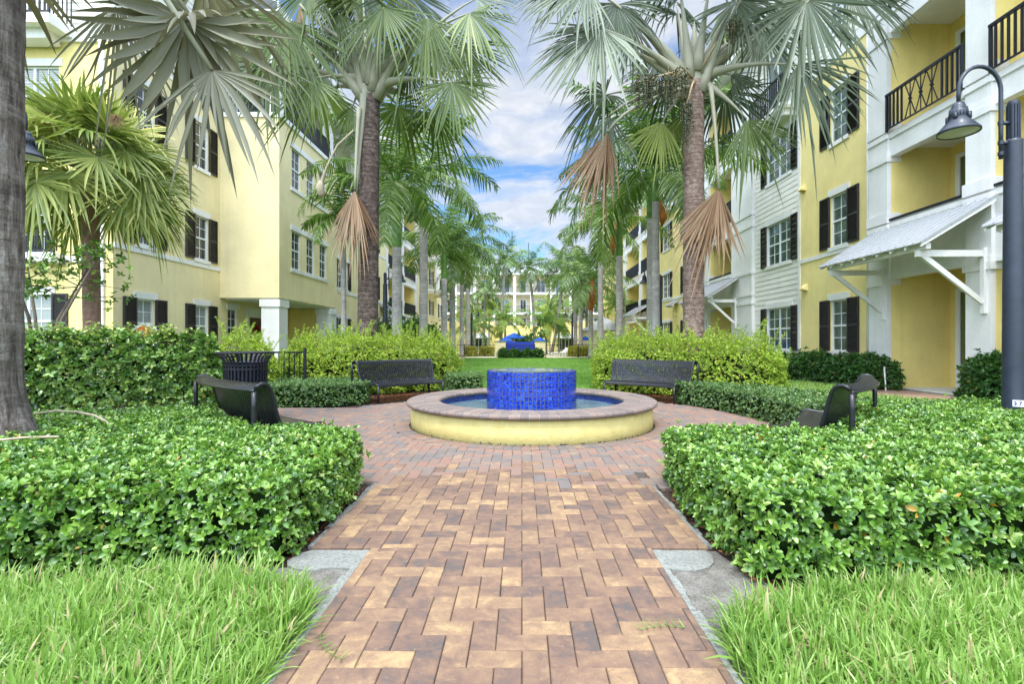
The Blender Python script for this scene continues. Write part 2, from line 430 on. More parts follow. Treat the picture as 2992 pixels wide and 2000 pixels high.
def rosettes(P, A, m, L, wr, T, e0, e1, jit=.25, rbase=None):
    """m leaves round each point P with axis A"""
    n = len(P); A = nrmz(A)
    ref = nrmz(rs.normal(size=(n, 3))); X = nrmz(np.cross(A, ref)); Y = np.cross(A, X)
    C = np.repeat(P, m, 0); AA = np.repeat(A, m, 0); XX = np.repeat(X, m, 0); YY = np.repeat(Y, m, 0)
    az = (np.tile(np.arange(m), n)*2*pi/m+rs.uniform(-.4, .4, n*m))
    e = np.radians(rs.uniform(e0, e1, n*m))
    rad = XX*np.cos(az)[:, None]+YY*np.sin(az)[:, None]
    D = rad*np.cos(e)[:, None]+AA*np.sin(e)[:, None]+rs.normal(0, jit, (n*m, 3))*.5
    Nn = -rad*np.sin(e)[:, None]+AA*np.cos(e)[:, None]+rs.normal(0, jit, (n*m, 3))
    LL = L*np.repeat(rs.uniform(.75, 1.15, n), m)*rs.uniform(.75, 1.12, n*m); W = LL*wr*rs.uniform(.85, 1.15, n*m)
    base = rs.uniform(0, 1, n) if rbase is None else rbase
    rnd = np.clip(np.repeat(base, m)*.65+rs.uniform(0, .36, n*m), 0, 1)
    rnd = np.where(rs.uniform(0, 1, n*m) < .006, 1.0, np.minimum(rnd, .965))
    return leaf_arr(C, D, Nn, LL, W, T, rnd)

def in_poly(x, y, P):
    ins = np.zeros(len(x), bool); n = len(P); j = n-1
    for i in range(n):
        xi, yi = P[i]; xj, yj = P[j]
        c = ((yi > y) != (yj > y)) & (x < (xj-xi)*(y-yi)/(yj-yi+1e-12)+xi)
        ins ^= c; j = i
    return ins
def area(P): return .5*sum(P[i][0]*P[(i+1) % len(P)][1]-P[(i+1) % len(P)][0]*P[i][1] for i in range(len(P)))
def inset(P, d):
    if area(P) < 0: P = P[::-1]
    out = []; n = len(P)
    for i in range(n):
        a = np.array(P[i-1]); b = np.array(P[i]); c = np.array(P[(i+1) % n])
        e1 = nrmz(b-a); e2 = nrmz(c-b)
        n1 = np.array((-e1[1], e1[0])); n2 = np.array((-e2[1], e2[0]))
        m = nrmz(n1+n2); k = d/max(.4, float(np.dot(m, n1)))
        out.append(tuple(b+m*k))
    return out
def sample_top(P, dens):
    xs = [p[0] for p in P]; ys = [p[1] for p in P]
    n = int((max(xs)-min(xs))*(max(ys)-min(ys))*dens)
    x = rs.uniform(min(xs), max(xs), n); y = rs.uniform(min(ys), max(ys), n)
    k = in_poly(x, y, P); return x[k], y[k]
def wob(x, y, k=1.0):
    return (np.sin(x*2.3*k+1.3)*np.cos(y*1.9*k+.4)+.6*np.sin(x*5.1*k+y*3.7*k)+.4*np.sin(y*8.3*k-x*6.1*k+2))/2
def pdist(x, y, P):
    d = np.full(len(x), 1e9); n = len(P)
    for i in range(n):
        ax, ay = P[i]; bx, by = P[(i+1) % n]; L2 = (bx-ax)**2+(by-ay)**2+1e-9
        t = np.clip(((x-ax)*(bx-ax)+(y-ay)*(by-ay))/L2, 0, 1)
        d = np.minimum(d, np.hypot(x-ax-t*(bx-ax), y-ay-t*(by-ay)))
    return d
def hedge(name, P, h, dens, L, mat, label, cat='hedge', T=T_HI, wr=.5, m=5, core='leaf_core', hw=.03, z0=.02, group=None, lo=.03, side_up=.5, prof=None, rd=0.0, bulge=.02, e0=12, e1=62):
    """rd: radius over which a loose shrub rounds off towards its edge"""
    if area(P) < 0: P = P[::-1]
    root = thing(name, label, cat, (0, 0, 0), 0, group)
    ht0 = (lambda x, y: h+hw*wob(x, y)) if prof is None else prof
    ht = ht0 if not rd else (lambda x, y: ht0(x, y)-(h-z0)*.42*np.clip(1-pdist(x, y, P)/rd, 0, 1)**2)
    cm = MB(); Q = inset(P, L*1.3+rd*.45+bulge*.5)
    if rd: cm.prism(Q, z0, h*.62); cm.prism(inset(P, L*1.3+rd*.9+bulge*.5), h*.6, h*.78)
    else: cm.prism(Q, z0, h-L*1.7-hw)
    cm.build('shade_core', core, root)  # solid prism, coloured near black for the shaded gaps between leaves
    Pts = []; Ax = []
    x, y = sample_top(P, dens)
    z = ht(x, y)-rs.uniform(0, L*1.2, len(x))+(rs.uniform(0, 1, len(x)) < .05)*rs.uniform(0, L*1.6, len(x))+.012*wob(x*7, y*7)
    Pts.append(np.stack([x, y, z], 1)); a = rs.normal(0, .36, (len(x), 3)); a[:, 2] += 1; Ax.append(a)
    n = len(P)
    for i in range(n):
        a0 = np.array(P[i]); b0 = np.array(P[(i+1) % n]); ln = np.linalg.norm(b0-a0)
        if ln < .02: continue
        e = (b0-a0)/ln; nn = np.array((e[1], -e[0]))
        k = int(ln*h*dens*1.0)
        t = rs.uniform(0, 1, k); zz = rs.uniform(lo, 1, k)
        px = a0[0]+(b0[0]-a0[0])*t; py = a0[1]+(b0[1]-a0[1])*t
        off = -rs.uniform(0, L*1.6, k)+(rs.uniform(0, 1, k) < .05)*L*1.2+bulge*wob(px*2+zz*3, py*2+zz*2)-.04*np.clip(zz-.85, 0, 1)*5-rd*.55*zz**3-rd*.15*(1-zz)**2
        zt = h if rd else ht(px, py)
        zt = zt*(1-.18*(rd > 0))
        Pts.append(np.stack([px+nn[0]*off, py+nn[1]*off, z0+zz*(zt-z0)], 1))
        a = rs.normal(0, .4, (k, 3)); a[:, 0] += nn[0]; a[:, 1] += nn[1]; a[:, 2] += side_up+rd*2*zz**2; Ax.append(a)
    Pn = np.concatenate(Pts); A = np.concatenate(Ax)
    o = leaf_obj('foliage', [rosettes(Pn, A, m, L, wr, T, e0, e1)], mat, root)
    return root
# ------------------------------------------------------------------ camera, sky, sun
cam_d = bpy.data.cameras.new('camera'); cam = bpy.data.objects.new('camera', cam_d); col.objects.link(cam)
cam.location = (0, 0, 1.2); cam.rotation_euler = (R(90), 0, 0)
cam_d.sensor_width = 36; cam_d.lens = 17.69; cam_d.shift_x = -.0097; cam_d.clip_start = .05; cam_d.clip_end = 3000
sc.camera = cam
w = bpy.data.worlds.new('World'); sc.world = w; w.use_nodes = True
nt = w.node_tree
for n in list(nt.nodes): nt.nodes.remove(n)
wo = nt.nodes.new('ShaderNodeOutputWorld'); bg = nt.nodes.new('ShaderNodeBackground')
sky = nt.nodes.new('ShaderNodeTexSky'); sky.sky_type = 'NISHITA'; sky.sun_disc = False
SUN_EL, SUN_AZ = 64, 190
SKY_FILL = 5.6
sky.sun_elevation = R(SUN_EL); sky.sun_rotation = R(SUN_AZ); sky.air_density = 1.0; sky.dust_density = .6; sky.ozone_density = 2.5
tc = nt.nodes.new('ShaderNodeTexCoord')
sp = nt.nodes.new('ShaderNodeSeparateXYZ'); nt.links.new(tc.outputs['Generated'], sp.inputs[0])
# project direction on a cloud layer
ad = nt.nodes.new('ShaderNodeMath'); ad.operation = 'ADD'; ad.inputs[1].default_value = .22; nt.links.new(sp.outputs[2], ad.inputs[0])
mxx = nt.nodes.new('ShaderNodeMath'); mxx.operation = 'MAXIMUM'; mxx.inputs[1].default_value = .05; nt.links.new(ad.outputs[0], mxx.inputs[0])
dx = nt.nodes.new('ShaderNodeMath'); dx.operation = 'DIVIDE'; nt.links.new(sp.outputs[0], dx.inputs[0]); nt.links.new(mxx.outputs[0], dx.inputs[1])
dy = nt.nodes.new('ShaderNodeMath'); dy.operation = 'DIVIDE'; nt.links.new(sp.outputs[1], dy.inputs[0]); nt.links.new(mxx.outputs[0], dy.inputs[1])
cb = nt.nodes.new('ShaderNodeCombineXYZ'); nt.links.new(dx.outputs[0], cb.inputs[0]); nt.links.new(dy.outputs[0], cb.inputs[1])
cb.inputs[2].default_value = 3.7
n1 = noise(nt, 2.6, 9, .60, cb.outputs[0], .5)
n2 = noise(nt, 1.5, 5, .6, cb.outputs[0], .3)
n3 = noise(nt, 9.0, 8, .62, cb.outputs[0], .4)
mask = rampfac(nt, n1, [(.38, (0, 0, 0)), (.46, (.62, .62, .62)), (.55, (.97, .97, .97))])
cloudc = rampfac(nt, n3, [(.3, (6.4, 7.0, 8.0)), (.5, (7.9, 8.3, 9.0)), (.66, (9.8, 9.9, 10.1))])
cloudc = mixcol(nt, rampfac(nt, n2, [(.42, (0, 0, 0)), (.62, (.5, .5, .5))]), cloudc, (6.2, 7.1, 8.8))
skyc = mixcol(nt, 1.0, sky.outputs[0], (1.5, 1.9, 2.2), 'MULTIPLY')
cc = mixcol(nt, mask, skyc, cloudc)
# unseen sky overhead and behind the camera boosted as added fill for the walls
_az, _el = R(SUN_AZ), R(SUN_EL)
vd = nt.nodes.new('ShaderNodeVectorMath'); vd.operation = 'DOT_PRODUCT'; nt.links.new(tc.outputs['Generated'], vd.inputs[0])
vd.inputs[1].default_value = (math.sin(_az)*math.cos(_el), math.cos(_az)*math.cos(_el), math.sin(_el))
gl_ = nt.nodes.new('ShaderNodeMapRange'); gl_.interpolation_type = 'SMOOTHSTEP'; gl_.inputs[1].default_value = .12; gl_.inputs[2].default_value = .95; gl_.inputs[3].default_value = 1; gl_.inputs[4].default_value = SKY_FILL
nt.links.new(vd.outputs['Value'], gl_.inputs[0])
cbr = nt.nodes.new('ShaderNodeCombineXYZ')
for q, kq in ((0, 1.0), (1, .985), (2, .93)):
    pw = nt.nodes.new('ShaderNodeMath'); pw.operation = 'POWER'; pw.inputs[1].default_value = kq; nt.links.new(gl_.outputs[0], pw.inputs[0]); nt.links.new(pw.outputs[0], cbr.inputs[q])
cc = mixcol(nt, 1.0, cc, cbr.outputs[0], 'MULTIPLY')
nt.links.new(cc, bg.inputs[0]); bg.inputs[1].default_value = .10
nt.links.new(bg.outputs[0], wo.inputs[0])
sl = bpy.data.lights.new('sun', 'SUN'); sl.energy = 2.8; sl.angle = R(11); sl.color = (1, .96, .88)
so = bpy.data.objects.new('sun', sl); col.objects.link(so)
# Nishita sun_rotation: clockwise from +Y seen from above
az = R(SUN_AZ); el = R(SUN_EL)
sd = Vector((math.sin(az)*math.cos(el), math.cos(az)*math.cos(el), math.sin(el)))
so.rotation_euler = sd.to_track_quat('Z', 'Y').to_euler()
sc.view_settings.view_transform = 'Standard'; sc.view_settings.look = 'None'; sc.view_settings.gamma = 1
sc.view_settings.exposure = 0.08
cy = sc.cycles
cy.max_bounces = 6; cy.diffuse_bounces = 4; cy.glossy_bounces = 3; cy.transmission_bounces = 3; cy.transparent_max_bounces = 4
cy.use_adaptive_sampling = True; cy.adaptive_threshold = .02; cy.use_denoising = True
cy.caustics_reflective = False; cy.caustics_refractive = False

# ------------------------------------------------------------------ ground
FX, FY = .14, 7.4          # fountain centre
PR = 3.50                  # plaza radius
def circ(r, a0, a1, n, cx=FX, cy_=FY):
    return [(cx+r*math.cos(R(a0+(a1-a0)*i/n)), cy_+r*math.sin(R(a0+(a1-a0)*i/n))) for i in range(n+1)]
mb = MB(); mb.poly([(-700, -60), (700, -60), (700, 1200), (-700, 1200)], 0)
tag(mb.build('ground', 'turf_soil'), kind='structure')
mb = MB(); mb.poly([(-4.7, 2.2), (-1, 2.3), (1, 2.2), (9.3, 2.2), (9.3, 8), (9.3, 16), (4, 16), (-2, 14), (-9, 14), (-9, 2.2)], .004)
tag(mb.build('planting_bed', 'soil'), kind='structure')
mb = MB(); mb.poly(circ(PR+.01, 0, 360, 64)[:-1], .008); mb.poly([(-1.2, 2.86), (1.06, 2.86), (1.06, 4.4), (-1.2, 4.4)], .012)
mb.poly([(-.86, .6), (.735, .6), (.735, 2.87), (-.86, 2.87)], .010); mb.poly([(-9, 6.9), (-2.9, 6.9), (-2.9, 8.9), (-9, 8.9)], .009)
tag(mb.build('paving_bed', 'joint_sand'), kind='structure')
# pavers: 90 degree herringbone of cut bricks
B = .1005; G = .0013
def paver_region(name, regions, mat, zt, only=None):
    mb = MB(); cnt = 0
    for (x0, x1, y0, y1, test) in regions:
        i0, i1 = int(x0/B)-3, int(x1/B)+3; j0, j1 = int(y0/B)-3, int(y1/B)+3
        for i in range(i0, i1):
            for j in range(j0, j1):
                m = (i-j) % 4
                if m == 0: bx = (i*B, (i+2)*B, j*B, (j+1)*B)
                elif m == 3: bx = (i*B, (i+1)*B, j*B, (j+2)*B)
                else: continue
                a, b, c, d = max(bx[0], x0), min(bx[1], x1), max(bx[2], y0), min(bx[3], y1)
                if b-a < .02 or d-c < .02: continue
                if test and not test((a+b)/2, (c+d)/2): continue
                yy = (c+d)/2
                dz = random.uniform(-.0012, .0012); tx = random.uniform(-.0012, .0012)
                a += G; b -= G; c += G; d -= G; e = .0035; z = zt+dz
                r = random.random()
                mb.add([(a,c,0.004),(b,c,0.004),(b,d,0.004),(a,d,0.004),(a,c,z-.004),(b,c,z-.004),(b,d,z-.004),(a,d,z-.004),
                        (a+e,c+e,z+tx),(b-e,c+e,z-tx),(b-e,d-e,z-tx),(a+e,d-e,z+tx)],
                       [(0,1,5,4),(1,2,6,5),(2,3,7,6),(3,0,4,7),(4,5,9,8),(5,6,10,9),(6,7,11,10),(7,4,8,11),(8,9,10,11)], r)
    return mb.build(name, mat)
inplaza = lambda x, y: (x-FX)**2+(y-FY)**2 < (PR-.04)**2 and (x-FX)**2+(y-FY)**2 > 1.90**2
jag = lambda x, y: y < 4.5+.10*math.sin(x*9)+1.1*(((math.sin(round(x*97)*12.9898+round(y*89)*78.233)*43758.5453) % 1)-.5)
o = paver_region('brick_path', [(-.86, .735, .6, 2.86, None), (-1.2, 1.06, 2.86, 5.2, lambda x, y: jag(x, y))], 'paver_path', .030)
tag(o, kind='structure')
o = paver_region('brick_plaza', [(FX-PR, FX+PR, FY-PR, FY+PR, lambda x, y: inplaza(x, y) and not (y < 5.2 and abs(x+.07) < 1.13 and jag(x, y))),
                                 (-1.2, 1.06, 3.7, 4.4, lambda x, y: not jag(x, y) and not inplaza(x, y) and (x-FX)**2+(y-FY)**2 > 9),
                                 (-9, -2.4, 6.9, 8.95, lambda x, y: not inplaza(x, y) and (x-FX)**2+(y-FY)**2 > 9)], 'paver_plaza', .029)
tag(o, kind='structure')
mb = MB()
nb = 118
for k in range(nb):
    a0 = 2*pi*k/nb+.0012; a1 = 2*pi*(k+1)/nb-.0012
    for (r0, r1, sh) in ((1.755, 1.955, 0),):
        aa, ab = a0+sh*2*pi/nb, a1+sh*2*pi/nb
        P4 = [(FX+r*math.cos(t), FY+r*math.sin(t)) for r, t in ((r0, aa), (r1, aa), (r1, ab), (r0, ab))]
        mb.prism(P4, .004, .0322+random.uniform(-.0008, .0008), random.random())
tag(mb.build('brick_ring', 'paver_plaza'), kind='structure')
# concrete edge restraints and the two aprons where the path widens
mb = MB()
for (x0, x1, y0, y1) in ((-.900, -.862, .6, 2.85), (.737, .775, .6, 2.85), (-1.24, -1.202, 2.9, 4.2), (1.062, 1.095, 2.9, 4.15)):
    n = 14
    for k in range(n):
        a = y0+(y1-y0)*k/n; b = y0+(y1-y0)*(k+1)/n
        mb.box(x0+random.uniform(-.012, .012)*(x0 < 0), x1+random.uniform(-.012, .012)*(x0 > 0), a, b, 0, .022+random.uniform(-.003, .003))
mb.prism([(-1.24, 2.66), (-1.17, 2.615), (-1.08, 2.60), (-1.02, 2.63), (-.88, 2.625), (-.88, 2.85), (-1.19, 2.855), (-1.25, 2.80), (-1.27, 2.72)], 0, .019)
mb.prism([(.76, 2.62), (.90, 2.60), (.98, 2.64), (1.03, 2.70), (1.05, 2.78), (1.04, 2.855), (.76, 2.855)], 0, .017)
tag(mb.build('concrete_edging', 'concrete'), kind='structure')
mb = MB(); mb.poly([(.776, 1.6), (1.1, 2.2), (1.25, 2.4), (1.15, 2.6), (1.1, 2.86), (1.0, 2.86), (.776, 2.86)], .0085); mb.poly([(-.901, 1.7), (-.901, 2.62), (-1.35, 2.66), (-1.8, 2.62), (-1.5, 2.4)], .0085)
tag(mb.build('sand_patch', 'sand'), kind='structure')
# lawn, side paths, pool deck
mb = MB()
lawn = [(-1.2, 11.6), (1.6, 11.6), (3.0, 12.0), (5.2, 11.0), (4.6, 8.5), (5.0, 6.4), (8.6, 6.4), (8.5, 8.9), (7.7, 11), (8.6, 13), (8.3, 14.2), (5.2, 19), (4.95, 37.4), (-4.1, 37.4), (-4.15, 28), (-4.2, 19), (-5, 15), (-3, 13)]
mb.poly(lawn, .014); tag(mb.build('lawn', 'lawn_base'), kind='structure')
mb = MB(); mb.poly([(-5.5, 18.5), (-4.2, 18.5), (-4.15, 28), (-4.1, 37.4), (-5.3, 37.4)], .012); mb.poly([(4.95, 37.4), (5.0, 28), (5.2, 18.5), (6.4, 18.5), (6.2, 37.4)], .012)
mb.poly([(7.72, 11), (8.58, 8.9), (8.9, 5), (10.9, 5), (10.9, 12.9), (9.0, 13.3), (8.6, 13.0)], .013)
tag(mb.build('side_path', 'paver_far'), kind='structure')
mb = MB(); mb.poly([(-11.0, 9.35), (-4.9, 9.75), (-5.4, 13.7), (-11.0, 13.7)], .012); tag(mb.build('patio', 'concrete'), kind='structure')
mb = MB(); mb.poly([(-12, 37.9), (13, 37.9), (13, 62), (-12, 62)], .02); tag(mb.build('pool_deck', 'deck'), kind='structure')

# ------------------------------------------------------------------ fountain
ft = thing('fountain', 'round fountain with yellow basin wall, brick coping and blue tiled drum', 'fountain', (FX, FY, 0))
mb = MB(); mb.lathe([(1.72, 0), (1.735, .01), (1.73, .315), (1.40, .315), (1.40, .0)], 96)
mb.build('basin_wall', 'fountain_stucco', ft, True)
mb = MB(); prof_o = [(1.565, .318), (1.745, .312), (1.772, .318), (1.792, .334), (1.796, .352), (1.786, .370), (1.765, .380), (1.57, .380)]
prof_i = [(1.563, .318), (1.375, .312), (1.348, .318), (1.330, .334), (1.326, .352), (1.336, .370), (1.355, .379), (1.563, .379)]
nb = 98
for k in range(nb):
    for prof, off, n_ in ((prof_o, 0, 98), (prof_i, .5, 98)):
        a0 = 2*pi*(k+off)/n_+.0028; a1 = 2*pi*(k+1+off)/n_-.0028; dz = random.uniform(-.0015, .0015); vs = []
        for a in (a0, a1):
            for (r, z) in prof: vs.append((r*math.cos(a), r*math.sin(a), z+dz))
        n = len(prof); fs = [tuple(range(n)), tuple(range(2*n-1, n-1, -1))]+[(i, (i+1) % n, n+(i+1) % n, n+i) for i in range(n)]
        mb.add(vs, fs, random.random())
cop = mb.build('coping', 'coping_brick', ft)
mb = MB(); mb.lathe([(1.75, .316), (1.785, .336), (1.785, .362), (1.76, .3745), (1.36, .3745), (1.338, .36), (1.338, .336), (1.37, .316)], 96, close=True)
mb.build('mortar', 'mortar_grey', cop)
def tilebelt(mb, r, z0, z1, size, inner=False):
    nc = int(round(2*pi*r/size)); nr = int(round((z1-z0)/size)); hz = (z1-z0)/nr; g = .0040
    for j in range(nr):
        for k in range(nc):
            a0 = 2*pi*k/nc+g/r; a1 = 2*pi*(k+1)/nc-g/r; za = z0+j*hz+g; zb = z0+(j+1)*hz-g
            rr = r+random.uniform(0, .0012)
            mb.add([(rr*math.cos(a0), rr*math.sin(a0), za), (rr*math.cos(a1), rr*math.sin(a1), za), (rr*math.cos(a1), rr*math.sin(a1), zb), (rr*math.cos(a0), rr*math.sin(a0), zb)], [(0, 1, 2, 3)], random.random())
mb = MB(); tilebelt(mb, 1.392, .215, .312, .0485)
ib = mb.build('basin_tiles', 'blue_tile', ft)
mb = MB(); mb.lathe([(1.396, 0), (1.396, .315)], 96); mb.build('grout', 'grout', ib, True)
mb = MB(); mb.lathe([(.001, .235), (1.393, .235)], 96); mb.build('water', 'fountain_water', ft)
mb = MB(); tilebelt(mb, .655, .19, .785, .0541)
for k in range(76):
    a0 = 2*pi*k/76+.003; a1 = 2*pi*(k+1)/76-.003
    for r0, r1 in ((.60, .653), (.545, .597)):
        mb.add([(r0*math.cos(a0), r0*math.sin(a0), .7865), (r1*math.cos(a0), r1*math.sin(a0), .7865), (r1*math.cos(a1), r1*math.sin(a1), .7865), (r0*math.cos(a1), r0*math.sin(a1), .7865)], [(0, 1, 2, 3)], random.random())
dr = mb.build('drum', 'blue_tile', ft)
mb = MB(); mb.lathe([(.6515, .1), (.6515, .7845), (.52, .7845), (.52, .72), (.001, .72)], 76); mb.build('grout', 'grout', dr)
mb = MB(); mb.lathe([(.001, .7905), (.3, .790), (.45, .7895), (.52, .7885)], 60); mb.build('overflow_water', 'fountain_water', ft)

# ------------------------------------------------------------------ curved benches
def arcpt(s, th, Rf=3.55):
    """s = distance outward from the seat front, th = angle along the bench; origin at the seat front centre, +X outward"""
    return ((Rf+s)*math.cos(th)-Rf, (Rf+s)*math.sin(th))
PROF = [(.012, .335), (.012, .352), (.025, .372), (.05, .384), (.09, .386), (.16, .376), (.25, .364), (.34, .358), (.41, .362), (.455, .382), (.485, .42), (.51, .48),
        (.535, .56), (.555, .64), (.572, .71), (.59, .765), (.612, .798), (.642, .818), (.675, .822), (.707, .810), (.730, .787), (.742, .765)]
TH = R(12.4)
def make_bench(label):
    t = thing('park_bench', label, 'bench', group='curved metal benches around the fountain')
    mb = MB(); ns = 36; hw = .0184; tk = .004
    th_s = np.linspace(-TH*.965, TH*.965, ns)
    P = np.array(PROF)
    T = nrmz(np.gradient(P, axis=0)); Nn = np.stack([-T[:, 1], T[:, 0]], 1)
    def ring(pt, th): x, y = arcpt(pt[0], th); return (x, y, pt[1])
    for th in th_s:
        vs = []
        for i in range(len(P)):
            Rr = 3.55+P[i][0]
            for dn, dw in ((tk, -hw), (tk, hw), (-tk, hw), (-tk, -hw)):
                q = P[i]+Nn[i]*dn; vs.append(ring(q, th+dw/Rr*(Rr/3.85)))
        n = len(P); fs = []
        for i in range(n-1):
            for j in range(4): fs.append((i*4+j, i*4+(j+1) % 4, (i+1)*4+(j+1) % 4, (i+1)*4+j))
        fs += [(0, 1, 2, 3), (n*4-4, n*4-3, n*4-2, n*4-1)]
        mb.add(vs, fs)
    # staggered webs between slats
    cum = np.concatenate(([0], np.cumsum(np.linalg.norm(np.diff(P, axis=0), axis=1)))); cum /= cum[-1]
    def at(u): return np.array([np.interp(u, cum, P[:, 0]), np.interp(u, cum, P[:, 1])]), np.array([np.interp(u, cum, Nn[:, 0]), np.interp(u, cum, Nn[:, 1])])
    for i in range(ns-1):
        for u0 in (.335, .60+.075*math.sin(i*.45), .76+.05*math.sin(i*.45+2.2), .985):
            vs = []
            for du in (-.011, .011):
                p, q = at(min(u0+du, 1))
                for th in (th_s[i], th_s[i+1]): vs.append(ring(p+q*.0035, th))
            for du in (-.011, .011):
                p, q = at(min(u0+du, 1))
                for th in (th_s[i], th_s[i+1]): vs.append(ring(p-q*.0035, th))
            mb.add(vs, [(0, 1, 3, 2), (4, 5, 7, 6), (0, 1, 5, 4), (2, 3, 7, 6)])
    mb.build('slats', 'bench_metal', t)
    for sgn in (-1, 1):
        th = sgn*TH
        mb = MB(); pts = [ring(p, th) for p in PROF[1:-1]]
        mb.tube(pts, .019, 10); mb.build('side_frame', 'bench_metal', t, True)
        x0, y0 = arcpt(.012, th); x1, y1 = arcpt(.744, th)
        mb = MB(); mb.tube([(x0, y0, 0), (x0, y0, .2), (x0, y0, .352)], .0215, 12); mb.lathe([(.001, .012), (.045, .012), (.045, 0)], 14, x0, y0); mb.build('leg', 'bench_metal', t, True)
        mb = MB(); mb.tube([(x1, y1, 0), (x1, y1, .4), (x1, y1, .62), ring((.742, .755), th)], .0235, 12); mb.build('leg', 'bench_metal', t, True)
    mb = MB()
    for pt, r in (((.742, .765), .012), ((.012, .335), .012), ((.46, .372), .009)):
        mb.tube([ring(pt, a) for a in np.linspace(-TH, TH, 20)], r, 8)
    mb.build('rim', 'bench_metal', t, True)
    return t
bench = make_bench('black curved bench behind the fountain on its left, by the small box hedge')
def place_bench(o, x, y, out_deg): o.location = (x, y, 0); o.rotation_euler = (0, 0, R(out_deg))
place_bench(bench, -2.25, 10.15, 136.6)
b2 = dup(bench, (0, 0, 0), 0, 'black curved bench behind the fountain on its right, under the right silver palm'); place_bench(b2, 2.33, 10.0, 48.6)
b3 = dup(bench, (0, 0, 0), 0, 'black curved bench seen from behind, in front of the litter bin'); place_bench(b3, -2.60, 5.56, 226.5)
b4 = dup(bench, (0, 0, 0), 0, 'black curved bench seen from behind among the right hedges'); place_bench(b4, 2.92, 5.42, 320)

# ------------------------------------------------------------------ litter bin
lb = thing('litter_bin', 'black slatted metal litter bin with flared rim behind the left bench', 'litter bin', (-4.17, 7.6, 0))
mb = MB(); ns = 36
bp = [(.285, .05), (.29, .3), (.295, .6), (.30, .84), (.312, .92), (.35, .99), (.405, 1.035)]
for k in range(ns):
    a = 2*pi*k/ns
    for i in range(len(bp)-1):
        (r0, z0), (r1, z1) = bp[i], bp[i+1]; w0 = .030/r0/2*.9; w1 = .030/r1/2*.9*(1+.3*(i > 3))
        vs = [(r*math.cos(a+s_*w_), r*math.sin(a+s_*w_), z) for (r, z, w_) in ((r0, z0, w0), (r1, z1, w1), (r1-.006, z1, w1), (r0-.006, z0, w0)) for s_ in (-1, 1)]
        mb.add(vs, [(0, 1, 3, 2), (4, 5, 7, 6), (0, 2, 4, 6), (1, 3, 5, 7)])
body = mb.build('slats', 'black_metal', lb)
mb = MB()
for z in (.06, .24, .42, .60, .80, .86): 
    mb.lathe([(.302, z-.012), (.302, z+.012), (.290, z+.012), (.290, z-.012)], 36, close=True)
mb.build('hoop', 'black_metal', body)
mb = MB(); mb.tube([(.41*math.cos(a), .41*math.sin(a), 1.04) for a in np.linspace(0, 2*pi, 49)], .013, 8, False); mb.build('rim', 'black_metal', lb, True)
mb = MB(); mb.lathe([(.001, .03), (.26, .03), (.272, .9), (.276, .9)], 30); mb.build('liner', 'liner', lb, True)

# ------------------------------------------------------------------ lamp posts
def make_lamp(label, sgn):
    t = thing('lamp_post', label, 'street lamp', group='arched black courtyard lamp posts')
    mb = MB(); mb.lathe([(.118, 0), (.118, .05), (.105, .1), (.098, .9), (.082, 3.42), (.082, 3.44), (.058, 3.46)], 20); mb.build('pole', 'lamp_metal', t, True)
    mb = MB(); seg = 16
    mb.lathe([(.052, 3.40), (.052, 3.86), (.048, 3.885), (.001, 3.90)], 20)
    for k in range(12):
        a = 2*pi*k/12; mb.box(.055*math.cos(a)-.006, .055*math.cos(a)+.006, .055*math.sin(a)-.006, .055*math.sin(a)+.006, 3.46, 3.84)
    mb.build('finial', 'lamp_metal', t)
    s = sgn
    arm = [(s*.14, 0, 3.24), (s*.14, 0, 3.6), (s*.14, 0, 4.0)]+[(s*(.14+.235*(1-math.cos(a))), 0, 4.0+.27*math.sin(a)) for a in np.linspace(.15, pi-.15, 14)]+[(s*.61, 0, 3.98), (s*.612, 0, 3.86)]
    mb = MB(); mb.tube(arm, .021, 10)
    for z in (3.42, 3.64): mb.bar((0, 0, z), (s*.14, 0, z), .03, .035)
    for z in (3.30, 3.42, 3.64): mb.lathe([(.028, z-.02), (.028, z+.02)], 10, s*.14)
    mb.build('arm', 'lamp_metal', t, True)
    hd = MB(); cx = s*.612
    hd.lathe([(.001, 3.875), (.03, 3.872), (.052, 3.852), (.066, 3.818), (.068, 3.79), (.085, 3.775), (.085, 3.70), (.08, 3.69), (.192, 3.555), (.197, 3.548), (.197, 3.525), (.185, 3.525), (.185, 3.54), (.07, 3.66)], 28, cx)
    for k in range(18):
        a = 2*pi*k/18; hd.bar((cx+.086*math.cos(a), .086*math.sin(a), 3.705), (cx+.075*math.cos(a), .075*math.sin(a), 3.80), .006, .012)
    for k in range(4):
        a = 2*pi*k/4+.6; hd.bar((cx+.095*math.cos(a), .095*math.sin(a), 3.66), (cx+.095*math.cos(a), .095*math.sin(a), 3.735), .03, .03)
    h = hd.build('lamp_shade', 'lamp_metal', t, True)
    mb = MB(); mb.lathe([(.001, 3.522), (.1, 3.525), (.186, 3.534)], 28, cx); mb.build('lens', 'lamp_lens', h, True)
    return t
lampL = make_lamp('black arched lamp post nearest the camera on the right, bearing the number plate', -1)
lampL.location = (5.47, 5.6, 0)
lampR = make_lamp('black lamp post whose shade pokes out behind the big trunk at the left edge', 1)
lampR.location = (-7.02, 6.5, .06)
for root, x, y, lab in ((lampR, -5.3, 19.5, 'black arched lamp post left of the lawn, just right of the dark left palm trunk'),
                        (lampL, 5.48, 20.0, 'black arched lamp post right of the lawn, just left of the right silver palm'),
                        (lampR, -5.5, 35.9, 'black arched lamp post far down the left royal palm row by the pool fence'),
                        (lampL, 5.75, 41.5, 'black arched lamp post by the pool fence beside the orange sheathed palm'),
                        (lampR, -4.6, 46, 'small distant arched lamp post inside the pool area on the left'),
                        (lampL, 4.6, 46, 'small distant arched lamp post inside the pool area on the right, a dark thin pole')):
    dup(root, (x, y, 0), 0, lab)
